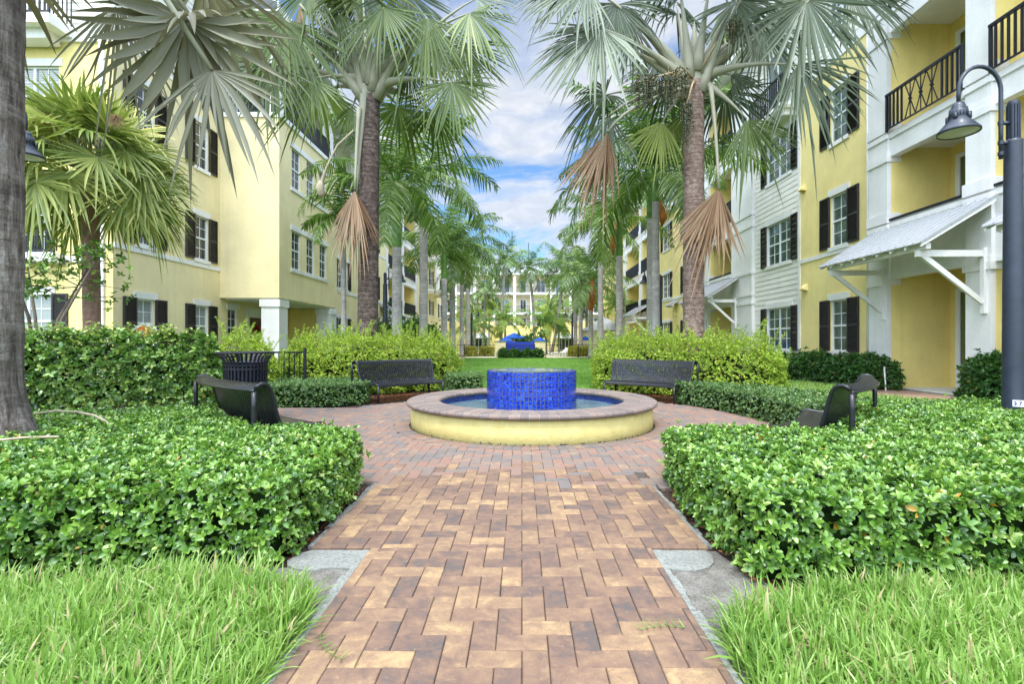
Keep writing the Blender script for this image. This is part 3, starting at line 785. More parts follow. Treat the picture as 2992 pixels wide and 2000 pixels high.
# number plate on the near right pole: a flat plate with raised figures
pl = MB(); pl.box(-.05, .075, -.008, 0, -.035, .035)
np_ = thing('number_plate', 'small white plate reading 37 on the near right lamp pole', 'number plate', (5.405, 5.475, .53), R(-30))
pl.build('plate', 'plate_white', np_)
def figs(s, x, h, parent):
    cu = bpy.data.curves.new('fig', 'FONT'); cu.body = s; cu.size = h; cu.extrude = .0015; cu.offset = .0008
    o = bpy.data.objects.new('fig', cu); col.objects.link(o)
    dg = bpy.context.evaluated_depsgraph_get(); me = bpy.data.meshes.new_from_object(o.evaluated_get(dg))
    bpy.data.objects.remove(o); me.materials.clear(); me.materials.append(MATS[parent[1]])
    q = link('number_figure' if parent[2] is None else parent[2], me, parent[0]); q.rotation_euler = (R(90), 0, 0); q.location = x
    return q
figs('3', (-.045, -.0105, -.022), .062, (np_, 'ink_blue', None)); figs('7', (-.004, -.0105, -.022), .062, (np_, 'ink_blue', None))
# ------------------------------------------------------------------ building kit
class Facade:
    """kind R: wall facing -X at x=pos, s runs along Y; L: facing +X; F: facing -Y at y=pos, s runs along X"""
    def __init__(s, kind, pos): s.k = kind; s.p = pos
    def P(s, a, z, d):
        if s.k == 'R': return (s.p-d, a, z)
        if s.k == 'L': return (s.p+d, a, z)
        return (a, s.p-d, z)
    def box(s, mb, s0, s1, z0, z1, d0, d1, r=.5):
        a = s.P(s0, z0, d0); b = s.P(s1, z1, d1)
        mb.box(a[0], b[0], a[1], b[1], a[2], b[2], r)
    def rot(s): return {'R': R(-90), 'L': R(90), 'F': 0}[s.k]
    def shift(s, d): return Facade(s.k, s.p + {'R': -d, 'L': d, 'F': -d}[s.k])
def wall(mb, F, s0, s1, z0, z1, holes=(), depth=.13, siding=False, lap=.19):
    S = sorted({s0, s1} | {h[0] for h in holes} | {h[1] for h in holes})
    Z = {z0, z1} | {h[2] for h in holes} | {h[3] for h in holes}
    if siding:
        k = math.ceil(z0/lap)
        while k*lap < z1: Z.add(k*lap); k += 1
    Z = sorted(z for z in Z if z0-1e-6 <= z <= z1+1e-6); S = [s for s in S if s0-1e-6 <= s <= s1+1e-6]
    def dd(z, top):
        if not siding: return 0
        f = (z/lap) % 1
        if f < 1e-6 or f > 1-1e-6: return 0 if top else .016
        return .016*(1-f)
    for i in range(len(S)-1):
        for j in range(len(Z)-1):
            a, b, c, d = S[i], S[i+1], Z[j], Z[j+1]; ms, mz = (a+b)/2, (c+d)/2
            if any(h[0] < ms < h[1] and h[2] < mz < h[3] for h in holes): continue
            d0, d1 = dd(c, False), dd(d, True)
            mb.add([F.P(a, c, d0), F.P(b, c, d0), F.P(b, d, d1), F.P(a, d, d1)], [(0, 1, 2, 3)])
            if siding and abs(d0-.016) < 1e-6: mb.add([F.P(a, c, 0), F.P(b, c, 0), F.P(b, c, .016), F.P(a, c, .016)], [(0, 1, 2, 3)])
    for h in holes:
        a, b, c, d = h[:4]
        for q in (((a, c), (b, c)), ((a, d), (b, d)), ((a, c), (a, d)), ((b, c), (b, d))):
            (p, r_), (s_, t_) = q
            mb.add([F.P(p, r_, .0), F.P(s_, t_, .0), F.P(s_, t_, -depth), F.P(p, r_, -depth)], [(0, 1, 2, 3)])
CACHE = {}
def cached(key, fn):
    if key not in CACHE: CACHE[key] = fn()
    return CACHE[key]
def win_mesh(wd, h, units):
    mb = MB(); y0, y1 = .045, .10; f = .045
    mb.box(-wd/2, -wd/2+f, y0, y1, 0, h); mb.box(wd/2-f, wd/2, y0, y1, 0, h); mb.box(-wd/2+f, wd/2-f, y0, y1, h-f, h); mb.box(-wd/2+f, wd/2-f, y0, y1, 0, f)
    uw = (wd-2*f)/units
    for u in range(units):
        a = -wd/2+f+u*uw; b = a+uw
        if u: mb.box(a-.035, a+.035, y0-.003, y1, f, h-f); a += .035
        if u < units-1: b -= .035
        mz = h*.5
        mb.box(a, b, y0+.008, y1, mz-.028, mz+.028)
        mb.box((a+b)/2-.011, (a+b)/2+.011, y0+.022, y1-.01, f, h-f)
        for z in (h*.5+(h*.5-f)*.5, h*.5-(h*.5-f)*.5): mb.box(a, b, y0+.024, y1-.012, z-.011, z+.011)
    return mb.mesh('window_frame', 'window_white')
def pane_mesh(wd, h, mat):
    mb = MB(); mb.add([(-wd/2, .082, 0), (wd/2, .082, 0), (wd/2, .082, h), (-wd/2, .082, h)], [(0, 1, 2, 3)]); return mb.mesh('pane', mat)
def shutter_mesh(wd, h):
    mb = MB(); f = .045; t = .045
    mb.box(0, f, -t, 0, 0, h); mb.box(wd-f, wd, -t, 0, 0, h); mb.box(f, wd-f, -t, 0, 0, f); mb.box(f, wd-f, -t, 0, h-f, h); mb.box(f, wd-f, -t, 0, h/2-.035, h/2+.035)
    mb.box(f, wd-f, -.010, 0, f, h-f)
    n = int(h/.062)
    for k in range(n):
        z = f+(h-2*f)*(k+.5)/n
        if abs(z-h/2) < .05: continue
        mb.bar((f, -.026, z), (wd-f, -.026, z), .046, .010, (0, -.55, .83))
    return mb.mesh('shutter', 'shutter_black')
def window(b, F, s0, s1, z0, z1, units=1, glass='glass_dark', sh=(0, 0), lint=True, sill=True, holes=None):
    wd = round(s1-s0, 3); h = round(z1-z0, 3)
    if holes is not None: holes.append((s0, s1, z0, z1))
    sc_ = (s0+s1)/2
    o = link('window', cached(('w', wd, h, units), lambda: win_mesh(wd, h, units)), b, F.P(sc_, z0, 0), F.rot())
    p = link('pane', cached(('p', wd, h, glass), lambda: pane_mesh(wd, h, glass)), o)
    # parts below the window live in the window's own frame: x along wall, -y outward
    if lint:
        mb = MB(); mb.box(-wd/2-.10, wd/2+.10, -.035, .02, h, h+.20); mb.build('lintel', 'white_trim', o)
    if sill:
        mb = MB(); mb.box(-wd/2-.08, wd/2+.08, -.05, .04, -.12, 0); mb.build('sill', 'white_trim', o)
    for i, sw in enumerate(sh):
        if sw:
            me = cached(('s', sw, h), lambda: shutter_mesh(sw, h+.04))
            x = -wd/2-.02-sw if i == 0 else wd/2+.02
            link('shutter', me, o, (x, -.004, -.02))
    return o
def railing(b, F, s0, s1, z0, z1, d, posts=True, cross=False, returns=0, name='railing'):
    mb = MB()
    F.box(mb, s0, s1, z1-.055, z1, d-.035, d+.035); F.box(mb, s0, s1, z0+.05, z0+.085, d-.015, d+.015)
    n = max(2, int((s1-s0)/.128)); 
    cs = (s0+s1)/2
    for k in range(n+1):
        s = s0+(s1-s0)*k/n
        if cross and abs(s-cs) < .50: continue
        w_ = .036 if 0 < k < n else .05
        s = min(max(s, s0+w_/2), s1-w_/2)
        F.box(mb, s-w_/2, s+w_/2, z0+(.085 if 0 < k < n else .0), z1-.045, d-w_/2, d+w_/2)
    if cross:
        for q in range(3):
            a = cs-.48+.32*q; c = a+.16; b_ = a+.32
            for (p1, p2) in (((a, z0+.085), (b_, z1-.045)), ((b_, z0+.085), (a, z1-.045)), ((c, z0+.085), (c, z1-.045))):
                mb.bar(F.P(p1[0], p1[1], d), F.P(p2[0], p2[1], d), .018, .018)
            zc = (z0+z1)/2+.02; mb.bar(F.P(c, zc-.03, d-.02), F.P(c, zc+.03, d+.02), .05, .05)
    if returns:
        for s in (s0+.016, s1-.016):
            F.box(mb, s-.03+.03*(s < cs), s+.03-.03*(s > cs), z1-.045, z1, d-returns, d-.03)
            m = max(2, int(returns/.118))
            for k in range(m): F.box(mb, s-.011, s+.011, z0+.06, z1-.045, d-returns+returns*k/m, d-returns+returns*k/m+.022)
    return mb.build(name, 'black_metal', b)
def column(b, F, s0, s1, z0, z1, d0, d1, cap=True, base=True, mat='white_column', name='column'):
    mb = MB(); F.box(mb, s0, s1, z0, z1, d0, d1)
    if cap: F.box(mb, s0-.04, s1+.04, z1-.16, z1, d0-.035, d1+.04)
    if base: F.box(mb, s0-.04, s1+.04, z0, z0+.26, d0-.035, d1+.04)
    return mb.build(name, mat, b)
def slider(b, F, s0, s1, z0, z1, d, glass='glass_curtain', name='sliding_door', panels=2):
    """glazed door standing on wall plane offset d"""
    mb = MB(); f = .07
    F.box(mb, s0-.09, s0+f*.5, z0, z1+.1, d, d+.05); F.box(mb, s1-f*.5, s1+.09, z0, z1+.1, d, d+.05); F.box(mb, s0+f*.5, s1-f*.5, z1, z1+.1, d, d+.05); F.box(mb, s0+f*.5, s1-f*.5, z0, z0+.06, d, d+.04)
    for k in range(1, panels): 
        s = s0+(s1-s0)*k/panels; F.box(mb, s-.035, s+.035, z0+.06, z1, d, d+.04)
    o = mb.build(name, 'window_white', b)
    mb = MB(); mb.add([F.P(s0, z0, d+.02), F.P(s1, z0, d+.02), F.P(s1, z1, d+.02), F.P(s0, z1, d+.02)], [(0, 1, 2, 3)])
    mb.build('pane', glass, o); return o
def awning(b, F, s0, s1, ze, zt, proj, brackets=True, mat='roof_metal'):
    mb = MB(); t = .03
    P = lambda s, z, d: F.P(s, z, d)
    def slab(a, c, z0, z1, d0, d1, th):
        vs = [P(a, z0, d1), P(c, z0, d1), P(c, z1, d0), P(a, z1, d0), P(a, z0-th, d1), P(c, z0-th, d1), P(c, z1-th, d0), P(a, z1-th, d0)]
        mb.add(vs, [(0, 1, 2, 3), (4, 5, 6, 7), (0, 1, 5, 4), (1, 2, 6, 5), (2, 3, 7, 6), (3, 0, 4, 7)])
    slab(s0, s1, ze, zt, .02, proj, .02)
    n = int((s1-s0)/.22)
    for k in range(n+1):
        s = s0+(s1-s0)*k/n; s = min(max(s, s0+.016), s1-.016); slab(s-.009, s+.009, ze+.026, zt+.026, .02, proj-.004, .025)
    o = mb.build('awning_roof', mat, b)
    # the timber frame below
    mb = MB()
    def raf(s, th=.10, wd=.045, d1=proj-.03):
        k = (zt-ze)/(proj-.02)
        z1 = zt-.022; z0 = zt-.022-k*(d1-.02)
        vs = []
        for ss in (s-wd/2, s+wd/2): vs += [P(ss, z0, d1), P(ss, z1, .02), P(ss, z1-th, .02), P(ss, z0-th*.8, d1)]
        mb.add(vs, [(0, 1, 2, 3), (4, 5, 6, 7), (0, 1, 5, 4), (1, 2, 6, 5), (2, 3, 7, 6), (3, 0, 4, 7)])
    m = max(3, int((s1-s0)/.42))
    for k in range(m+1): raf(s0+.05+(s1-s0-.1)*k/m)
    kx = (zt-ze)/(proj-.02); db = proj-.22; zb = zt-.022-kx*(db-.02)-.11
    F.box(mb, s0+.1, s1-.1, zb-.12, zb, db-.05, db+.05)
    mb.build('rafters', 'white_trim', o)
    if brackets:
        for s in (s0+.28, s1-.28):
            mb = MB(); w_ = .075; zt2 = zb-.12; L_ = db+.10
            F.box(mb, s-w_/2, s+w_/2, zt2-.13, zt2, .075, L_)
            F.box(mb, s-w_/2-.01, s+w_/2+.01, zt2-1.28, zt2+.05, .0, .075)
            mb.bar(P(s, zt2-1.05, .07), P(s, zt2-.10, db-.02), w_*.8, .10)
            mb.build('bracket', 'white_trim', o)
    return o
def bay(b, F, s0, s1, depth, floors, wallmat='deep_yellow', d_beam=-.08, glass='glass_curtain', doors=True, ztop=12.4, beamt=.58):
    """recessed stack of balconies. floors: list of (z_floor, z_open_bottom, z_open_top, kind)"""
    for (zf, zo, zt, kind) in floors:
        mb = MB(); a, c = s0+.012, s1-.012
        q = lambda pts: mb.add([F.P(*p) for p in pts], [(0, 1, 2, 3)])
        q([(a, zf, -depth), (c, zf, -depth), (c, zt+.25, -depth), (a, zt+.25, -depth)])
        q([(a, zf, d_beam-.02), (a, zf, -depth), (a, zt+.25, -depth), (a, zt+.25, d_beam-.02)])
        q([(c, zf, d_beam-.02), (c, zf, -depth), (c, zt+.25, -depth), (c, zt+.25, d_beam-.02)])
        mb.build('recess_wall', wallmat, b)
        mb = MB(); q([(a, zt+.24, d_beam-.02), (c, zt+.24, d_beam-.02), (c, zt+.24, -depth), (a, zt+.24, -depth)]); mb.build('balcony_ceiling', 'white_trim', b)
        mb = MB(); q([(a, zf+.01, d_beam-.02), (c, zf+.01, d_beam-.02), (c, zf+.01, -depth), (a, zf+.01, -depth)])
        mb.build('balcony_slab', 'white_trim', b)
        if doors: slider(b, F, s0+.35, min(s0+2.1, s1-.3), zf+.03, zf+2.42, -depth+.002, glass)
        if kind == 'rail': railing(b, F, s0+.02, s1-.02, zo-.02, zo+.98, d_beam+.06)
        if kind == 'railx': railing(b, F, s0+.02, s1-.02, zo-.02, zo+.94, d_beam+.12, cross=True)
        if kind == 'cap':
            mb = MB(); F.box(mb, s0-.06, s1+.06, zo, zo+.05, d_beam-.14, d_beam+.06); mb.build('parapet_cap', 'black_metal', b)
    # beams between openings
    fl = floors
    for i, (zf, zo, zt, kind) in enumerate(fl):
        z1 = fl[i+1][1] if i+1 < len(fl) else ztop
        mb = MB(); F.box(mb, s0-.001, s1+.001, zt, z1, d_beam-.18, d_beam)
        F.box(mb, s0-.001, s1+.001, z1-.17, z1-.06, d_beam, d_beam+.045); F.box(mb, s0-.001, s1+.001, zt+.0, zt+.10, d_beam, d_beam+.02)
        mb.build('beam', 'white_trim', b)

# ------------------------------------------------------------------ right building
rb = thing('apartment_building', 'four storey yellow and white apartment building down the right side, with awnings', 'building')
FR = Facade('R', 9.36); FW = Facade('R', 9.5)
FL4 = [(.03, .03, 2.81, 'none'), (3.40, 4.30, 5.95, 'cap'), (6.5, 6.58, 9.12, 'railx'), (9.7, 9.75, 12.3, 'rail')]
ZC = [(0, 2.82), (4.25, 5.98), (6.58, 9.14), (9.78, 12.3)]
def columns4(b, F, s0, s1, d0=-.30, d1=.0, zc=ZC):
    for i, (z0, z1) in enumerate(zc): column(b, F, s0, s1, z0, z1, d0, d1)
    for i in range(len(zc)):
        z0 = zc[i][1]; z1 = zc[i+1][0] if i+1 < len(zc) else 12.95
        mb = MB(); F.box(mb, s0-.01, s1+.01, z0, z1, d0, d1-.005); F.box(mb, s0-.03, s1+.03, z1-.17, z1-.05, d0, d1+.035); F.box(mb, s0-.02, s1+.02, z0+.0, z0+.12, d0, d1+.02)
        mb.build('pier_band', 'white_trim', b)
for (a, c) in ((4.9, 10.05), (10.62, 12.9)): bay(rb, FR, a, c, 1.62, FL4)
columns4(rb, FR, 10.05, 10.62); columns4(rb, FR, 12.9, 13.58); columns4(rb, FR, 4.2, 4.9)
awning(rb, FR.shift(.0), 9.88, 13.3, 3.17, 4.10, 1.52)
awning(rb, FR.shift(.0), 5.2, 8.6, 3.17, 4.10, 1.52)
H = []
ZW = [(.92, 2.47), (4.10, 5.66), (7.27, 8.85)]
for z0, z1 in ZW: window(rb, FW, 14.68, 15.48, z0, z1, 1, 'glass_teal', (.50, .50), holes=H)
mb = MB(); wall(mb, FW, 13.58, 17.15, 0, 9.72, H); mb.build('stucco_wall', 'yellow_stucco', rb)
mb = MB(); FW.box(mb, 13.58, 17.15, 3.86, 3.99, 0, .03); FW.box(mb, 13.58, 17.15, 9.72, 9.98, -.05, .045); FW.box(mb, 17.15, 17.29, 0, 9.72, -.05, .03); FW.box(mb, 13.58, 13.66, 0, 9.72, 0, .03)
mb.build('trim_bands', 'white_trim', rb)
H = []; window(rb, FW, 14.4, 15.6, 10.6, 12.0, 2, 'glass_teal', holes=H)
mb = MB(); wall(mb, FW, 13.58, 17.15, 9.98, 12.95, H, siding=True); mb.build('siding_wall', 'cream_siding', rb)
H = []
for z0, z1 in ZW: window(rb, FW, 17.75, 19.5, z0, z1, 2, 'glass_teal', (.42, .42), holes=H)
mb = MB(); wall(mb, FW, 17.29, 20.5, 0, 12.95, H, siding=True); mb.build('siding_wall', 'cream_siding', rb)
slider(rb, FW, 17.9, 19.3, 9.6, 11.9, .0, 'glass_teal')
def hung_balcony(b, F, s0, s1, zs, proj):
    mb = MB(); F.box(mb, s0, s1, zs-.18, zs, 0, proj); F.box(mb, s0-.03, s1+.03, zs-.12, zs-.04, 0, proj+.03)
    F.box(mb, s0+.15, s0+.27, zs-.38, zs-.18, .02, proj-.15); F.box(mb, s1-.27, s1-.15, zs-.38, zs-.18, .02, proj-.15)
    o = mb.build('balcony', 'white_trim', b); railing(o, F, s0+.03, s1-.03, zs, zs+1.0, proj-.05, returns=proj-.06); return o
hung_balcony(rb, FW, 17.15, 19.7, 9.42, .66)
# wide white pier, second bay, long yellow wall
mb = MB(); FR.box(mb, 20.5, 22.5, 0, 12.95, -.5, 0)
for z in (2.75, 3.1, 4.0, 5.9, 6.4, 9.0, 9.6, 12.2): FR.box(mb, 20.47, 22.53, z, z+.12, -.4, .035)
FR.box(mb, 20.46, 22.54, 0, .28, -.4, .04)
mb.build('pier', 'white_column', rb)
FL4b = [(.03, .03, 2.81, 'none'), (3.40, 4.30, 5.95, 'cap'), (6.5, 6.58, 9.12, 'rail'), (9.7, 9.75, 12.3, 'rail')]
bay(rb, FR, 22.5, 25.3, 1.62, FL4b, glass='glass_teal'); columns4(rb, FR, 25.3, 26.0)
awning(rb, FR, 21.7, 25.9, 3.17, 4.05, 1.35)
H = []
for z0, z1 in ZW:
    window(rb, FW, 28.0, 29.6, z0, z1, 2, 'glass_dark', (.42, .42), holes=H)
    window(rb, FW, 32.2, 33.9, z0, z1, 2, 'glass_dark', (.42, .42), holes=H)
mb = MB(); wall(mb, FW, 26.0, 36.5, 0, 9.6, H); mb.build('stucco_wall', 'yellow_stucco', rb)
mb = MB(); FW.box(mb, 26, 36.5, 3.86, 3.99, 0, .03); FW.box(mb, 26, 36.5, 9.6, 9.9, -.05, .06); mb.build('trim_bands', 'white_trim', rb)
H = []; window(rb, FW, 28, 29.4, 10.5, 12, 2, sh=(.4, .4), holes=H)
mb = MB(); wall(mb, FW, 26, 36.5, 9.9, 12.95, H, siding=True); mb.build('siding_wall', 'cream_siding', rb)
slider(rb, FW, 31.6, 33.4, 9.95, 12.1, 0, 'glass_dark'); hung_balcony(rb, FW, 31.2, 33.8, 9.85, .8)
awning(rb, FW, 30.4, 31.6, 3.45, 3.8, .55, False)
FL4c = [(.03, .03, 2.81, 'none'), (3.40, 3.5, 5.95, 'rail'), (6.5, 6.58, 9.12, 'rail'), (9.7, 9.75, 12.3, 'rail')]
for a, c in ((37.1, 39.6), (40.3, 45.4)): bay(rb, FR, a, c, 1.6, FL4c, glass='glass_dark')
for a in (36.5, 39.65, 45.4): columns4(rb, FR, a, a+.62)
awning(rb, FR, 37.2, 41.5, 3.17, 4.0, 1.35)
H = []
for z0, z1 in ZW: window(rb, FW, 48, 49.6, z0, z1, 2, sh=(.4, .4), holes=H)
mb = MB(); wall(mb, FW, 46, 62, 0, 12.95, H); mb.build('stucco_wall', 'yellow_stucco', rb)
mb = MB()
for y in (14.2, ): pass
def vent(b, F, s, z):
    mb = MB(); P = F.P
    vs = [P(s-.13, z+.12, 0), P(s+.13, z+.12, 0), P(s+.11, z-.02, .15), P(s-.11, z-.02, .15), P(s-.13, z-.10, 0), P(s+.13, z-.10, 0), P(s+.11, z-.08, .15), P(s-.11, z-.08, .15)]
    mb.add(vs, [(0, 1, 2, 3), (0, 3, 7, 4), (1, 2, 6, 5), (3, 2, 6, 7)]); mb.build('vent_hood', 'yellow_stucco', b)
vent(rb, FW, 16.95, 6.38); vent(rb, FW, 16.85, 3.02); vent(rb, FW, 31.0, 2.9); vent(rb, FW, 16.9, 9.4)
def roof(b, x_e, x_in, y0, y1, z, zr, xr):
    mb = MB(); mb.box(min(x_e, x_in), max(x_e, x_in), y0, y1, z-.05, z+.0)
    mb.box(x_e, x_e+(.05 if x_in > x_e else -.05), y0, y1, z+.001, z+.22)
    mb.build('eave', 'white_trim', b)
    mb = MB(); ys = np.arange(y0, y1, .5)
    mb.add([(x_e, y0, z+.23), (x_e, y1, z+.23), (xr, y1, zr), (xr, y0, zr)], [(0, 1, 2, 3)])
    for y in ys: mb.add([(x_e, y, z+.24), (x_e, y+.04, z+.24), (xr, y+.04, zr+.01), (xr, y, zr+.01), (x_e, y, z+.29), (x_e, y+.04, z+.29), (xr, y+.04, zr+.06), (xr, y, zr+.06)], [(4, 5, 6, 7), (0, 3, 7, 4), (1, 2, 6, 5), (0, 1, 5, 4)])
    mb.build('metal_roof', 'roof_metal', b)
roof(rb, 8.75, 11.5, 4.2, 62, 13.0, 15.2, 15)
mb = MB(); mb.box(11.02, 20, 4.2, 62, 0, 12.9); mb.box(9.2, 20, 3.0, 4.2, 0, 12.95); mb.build('building_core', 'yellow_stucco', rb)
mb = MB(); mb.box(9.40, 11.0, 4.9, 12.85, .0, .035); mb.build('porch_floor', 'concrete', rb)
mb = MB(); mb.tube([(9.43, 13.7, 0), (9.43, 13.7, 9.6)], .04, 8); mb.build('downspout', 'white_trim', rb, True)

# ------------------------------------------------------------------ left building
lbld = thing('apartment_building', 'four storey pale yellow apartment building down the left side, with a jutting wing', 'building')
FL1 = Facade('L', -11.08); FB = Facade('L', -8.90); F2 = Facade('L', -9.60); FF = Facade('F', 13.7); FBF = Facade('F', 18.45)
H = []
ZL = [(1.04, 2.46), (4.05, 5.54), (7.20, 8.75)]
# front facing wing
window(lbld, FF, -14.15, -12.80, 1.04, 2.50, 2, 'glass_blind', (0, .43), holes=H)
window(lbld, FF, -14.0, -12.60, 7.15, 8.72, 2, 'glass_blind', holes=H)
window(lbld, FF, -19.4, -17.9, 1.04, 2.50, 2, 'glass_blind', (.43, .43), holes=H)
window(lbld, FF, -14.2, -12.7, 3.6, 5.7, 2, 'glass_dark', holes=H, sill=False)
mb = MB(); wall(mb, FF, -22, -11.30, 0, 9.5, H); FF.box(mb, -11.30, -11.09, 0, 9.5, -.3, .05); mb.build('stucco_wall', 'yellow_stucco', lbld)
mb = MB(); wall(mb, FF, -22, -11.08, 9.5, 12.95, [], siding=True); mb.build('siding_wall', 'cream_siding', lbld)
mb = MB(); FF.box(mb, -22, -11.06, 9.36, 9.52, .0, .07); FF.box(mb, -22, -11.3, 3.38, 3.55, 0, .03); mb.build('trim_bands', 'white_trim', lbld)
mb = MB(); FF.box(mb, -14.7, -12.4, 3.33, 3.58, .031, .4); o = mb.build('balcony', 'white_trim', lbld); railing(o, FF, -14.65, -12.45, 3.58, 4.55, .36, returns=.3)
mb = MB(); FF.box(mb, -16.5, -12.18, 9.45, 9.7, .071, .76); FF.box(mb, -16.4, -12.5, 9.2, 9.45, .071, .5); o = mb.build('balcony', 'white_trim', lbld); railing(o, FF, -16.4, -12.2, 9.7, 10.7, .70, returns=.65)
mb = MB(); FF.box(mb, -11.44, -11.31, 0, 9.4, .005, .11); mb.build('downspout', 'white_trim', lbld)
# recessed flank with shuttered windows
H = []
for i, (z0, z1) in enumerate(ZL):
    window(lbld, FL1, 14.46, 15.17, z0, z1, 1, 'glass_blind' if i == 0 else 'glass_dark', (.48, .48), holes=H)
    window(lbld, FL1, 17.05, 17.76, z0, z1, 1, 'glass_blind' if i == 0 else 'glass_dark', (.48, .48), holes=H)
window(lbld, FL1, 18.95, 19.6, 1.04, 2.46, 1, 'glass_dark', holes=H)
mb = MB(); wall(mb, FL1, 13.65, 24.4, 0, 9.5, H); mb.build('stucco_wall', 'yellow_left', lbld)
mb = MB(); FL1.box(mb, 13.65, 18.45, 3.78, 3.92, 0, .03); mb.build('trim_bands', 'white_trim', lbld)
mb = MB(); wall(mb, FL1, 13.65, 24.4, 9.5, 12.95, [], siding=True); mb.build('siding_wall', 'cream_siding', lbld)
slider(lbld, FL1, 19.5, 21.3, 9.75, 11.9, .0, 'glass_dark')
# entry door with a red wreath
dm = MB(); FL1.box(dm, 20.35, 21.4, .03, 2.2, .0, .05)
dd_ = dm.build('door', 'brown_door', lbld)
dm = MB(); FL1.box(dm, 20.2, 20.349, 0, 2.4, 0, .07); FL1.box(dm, 21.401, 21.55, 0, 2.4, 0, .07); FL1.box(dm, 20.2, 21.55, 2.401, 2.58, 0, .08); FL1.box(dm, 20.35, 21.4, 2.201, 2.4, 0, .06); dm.build('door_frame', 'white_trim', dd_)
wr = thing('wreath', 'red flower wreath hanging on the brown entry door', 'wreath', (-10.98, 20.8, 1.62))
C = np.array([(.02*math.sin(7*a), .2*math.cos(a), .2*math.sin(a)) for a in np.linspace(0, 2*pi, 60)]); C += rs.normal(0, .02, C.shape)
fl_ = leaf_obj('petals', [rosettes(C, rs.normal(0, .4, C.shape)+np.array([1, 0, 0]), 5, .07, .7, T_MID, 10, 70)], 'red_petals', wr)
mb = MB(); mb.tube([(0, .2*math.cos(a), .2*math.sin(a)) for a in np.linspace(0, 2*pi, 25)], .025, 6, False); mb.build('ring', 'bark_stem', wr)
# jutting wing on columns
H = []
for z0, z1 in ZL[1:]:
    for s0 in (19.46, 20.80, 22.14):
        window(lbld, FB, s0, s0+.77, z0, z1, 1, 'glass_dark', lint=False, sill=False, holes=H)
mb = MB(); wall(mb, FB, 18.45, 24.2, 2.82, 9.45, H); wall(mb, FBF, -11.08, -8.90, 2.82, 9.45)
mb.add([(-11.08, 18.45, 2.82), (-8.9, 18.45, 2.82), (-8.9, 24.2, 2.82), (-11.08, 24.2, 2.82)], [(0, 1, 2, 3)])
mb.build('wing_wall', 'yellow_left', lbld)
mb = MB(); 
for z0, z1 in ZL[1:]:
    FB.box(mb, 19.34, 23.03, z1, z1+.2, 0, .04); FB.box(mb, 19.34, 23.03, z0-.14, z0, 0, .05)
mb.box(-11.08, -8.84, 18.39, 18.6, 9.45, 9.62); mb.box(-9.05, -8.84, 18.6, 24.2, 9.45, 9.62)
mb.build('window_bands', 'white_trim', lbld)
mb = MB(); mb.box(-10.9, -9.0, 18.55, 24.1, 2.77, 2.815); mb.build('soffit', 'white_trim', lbld)
mb = MB(); mb.box(-11.08, -9.05, 18.6, 24.2, 9.44, 9.5); mb.build('terrace_floor', 'concrete', lbld)
railing(lbld, FB, 18.5, 24.15, 9.62, 10.6, -.12); railing(lbld, FBF, -11.0, -9.1, 9.62, 10.6, -.12)
mb = MB(); mb.box(-9.56, -8.905, 18.455, 19.12, 0, 2.77); mb.box(-9.61, -8.86, 18.41, 19.17, 2.50, 2.76); mb.build('column', 'white_column', lbld)
mb = MB(); mb.box(-9.56, -8.905, 23.4, 24.15, 0, 2.77); mb.box(-9.61, -8.86, 23.35, 24.19, 2.50, 2.76); mb.build('column', 'white_column', lbld)
for y in (18.6, 23.6): 
    mb = MB(); mb.box(-9.35, -8.98, y, y+.37, 9.63, 12.95); mb.box(-9.4, -8.93, y-.05, y+.42, 12.6, 12.9); mb.build('column', 'white_column', lbld)
mb = MB(); mb.box(-11.08, -9.62, 23.9, 24.2, 0, 2.76); mb.build('recess_wall', 'deep_yellow', lbld)
# long flank
H = []
for z0, z1 in ZL:
    window(lbld, F2, 26.1, 27.7, z0, z1, 2, 'glass_dark', (.45, .45), holes=H)
    window(lbld, F2, 31.8, 33.4, z0, z1, 2, 'glass_dark', (.45, .45), holes=H)
mb = MB(); wall(mb, F2, 24.2, 35.6, 0, 9.5, H); mb.build('stucco_wall', 'yellow_left', lbld)
mb = MB(); F2.box(mb, 24.2, 35.6, 3.80, 3.93, 0, .03); F2.box(mb, 24.2, 35.6, 9.4, 9.62, -.05, .05); F2.box(mb, 24.2, 35.6, 6.95, 7.08, 0, .03); mb.build('trim_bands', 'white_trim', lbld)
mb = MB(); wall(mb, F2.shift(-1.4), 24.2, 35.6, 9.5, 12.95, [], siding=True); mb.build('siding_wall', 'cream_siding', lbld)
slider(lbld, F2.shift(-1.4), 27, 29, 9.75, 11.9, .0, 'glass_dark')
railing(lbld, F2, 24.3, 35.5, 9.62, 10.6, -.08)
for y in (29.5, 35.2): 
    mb = MB(); mb.box(-10.05, -9.7, y, y+.37, 9.63, 12.95); mb.build('column', 'white_column', lbld)
awning(lbld, F2, 33.9, 36.4, 3.0, 3.8, 1.2)
for a, c in ((36.1, 40.4), (41.0, 45.4)): bay(lbld, F2, a, c, 1.6, [(.03, .03, 2.81, 'none'), (3.4, 3.5, 5.95, 'rail'), (6.5, 6.58, 9.12, 'rail'), (9.7, 9.75, 12.3, 'rail')], glass='glass_dark')
for a in (35.6, 40.4, 45.4): columns4(lbld, F2, a, a+.6)
H = []
for z0, z1 in ZL: window(lbld, F2, 47.5, 49.1, z0, z1, 2, sh=(.45, .45), holes=H); window(lbld, F2, 58, 59.5, z0, z1, 2, sh=(.45, .45), holes=H); window(lbld, F2, 52.5, 54, z0, z1, 2, sh=(.45, .45), holes=H)
mb = MB(); wall(mb, F2, 46, 64, 0, 12.95, H); mb.build('stucco_wall', 'yellow_left', lbld)
for zs in (6.5, 9.7): hung_balcony(lbld, F2, 50.6, 56.2, zs, 1.3)
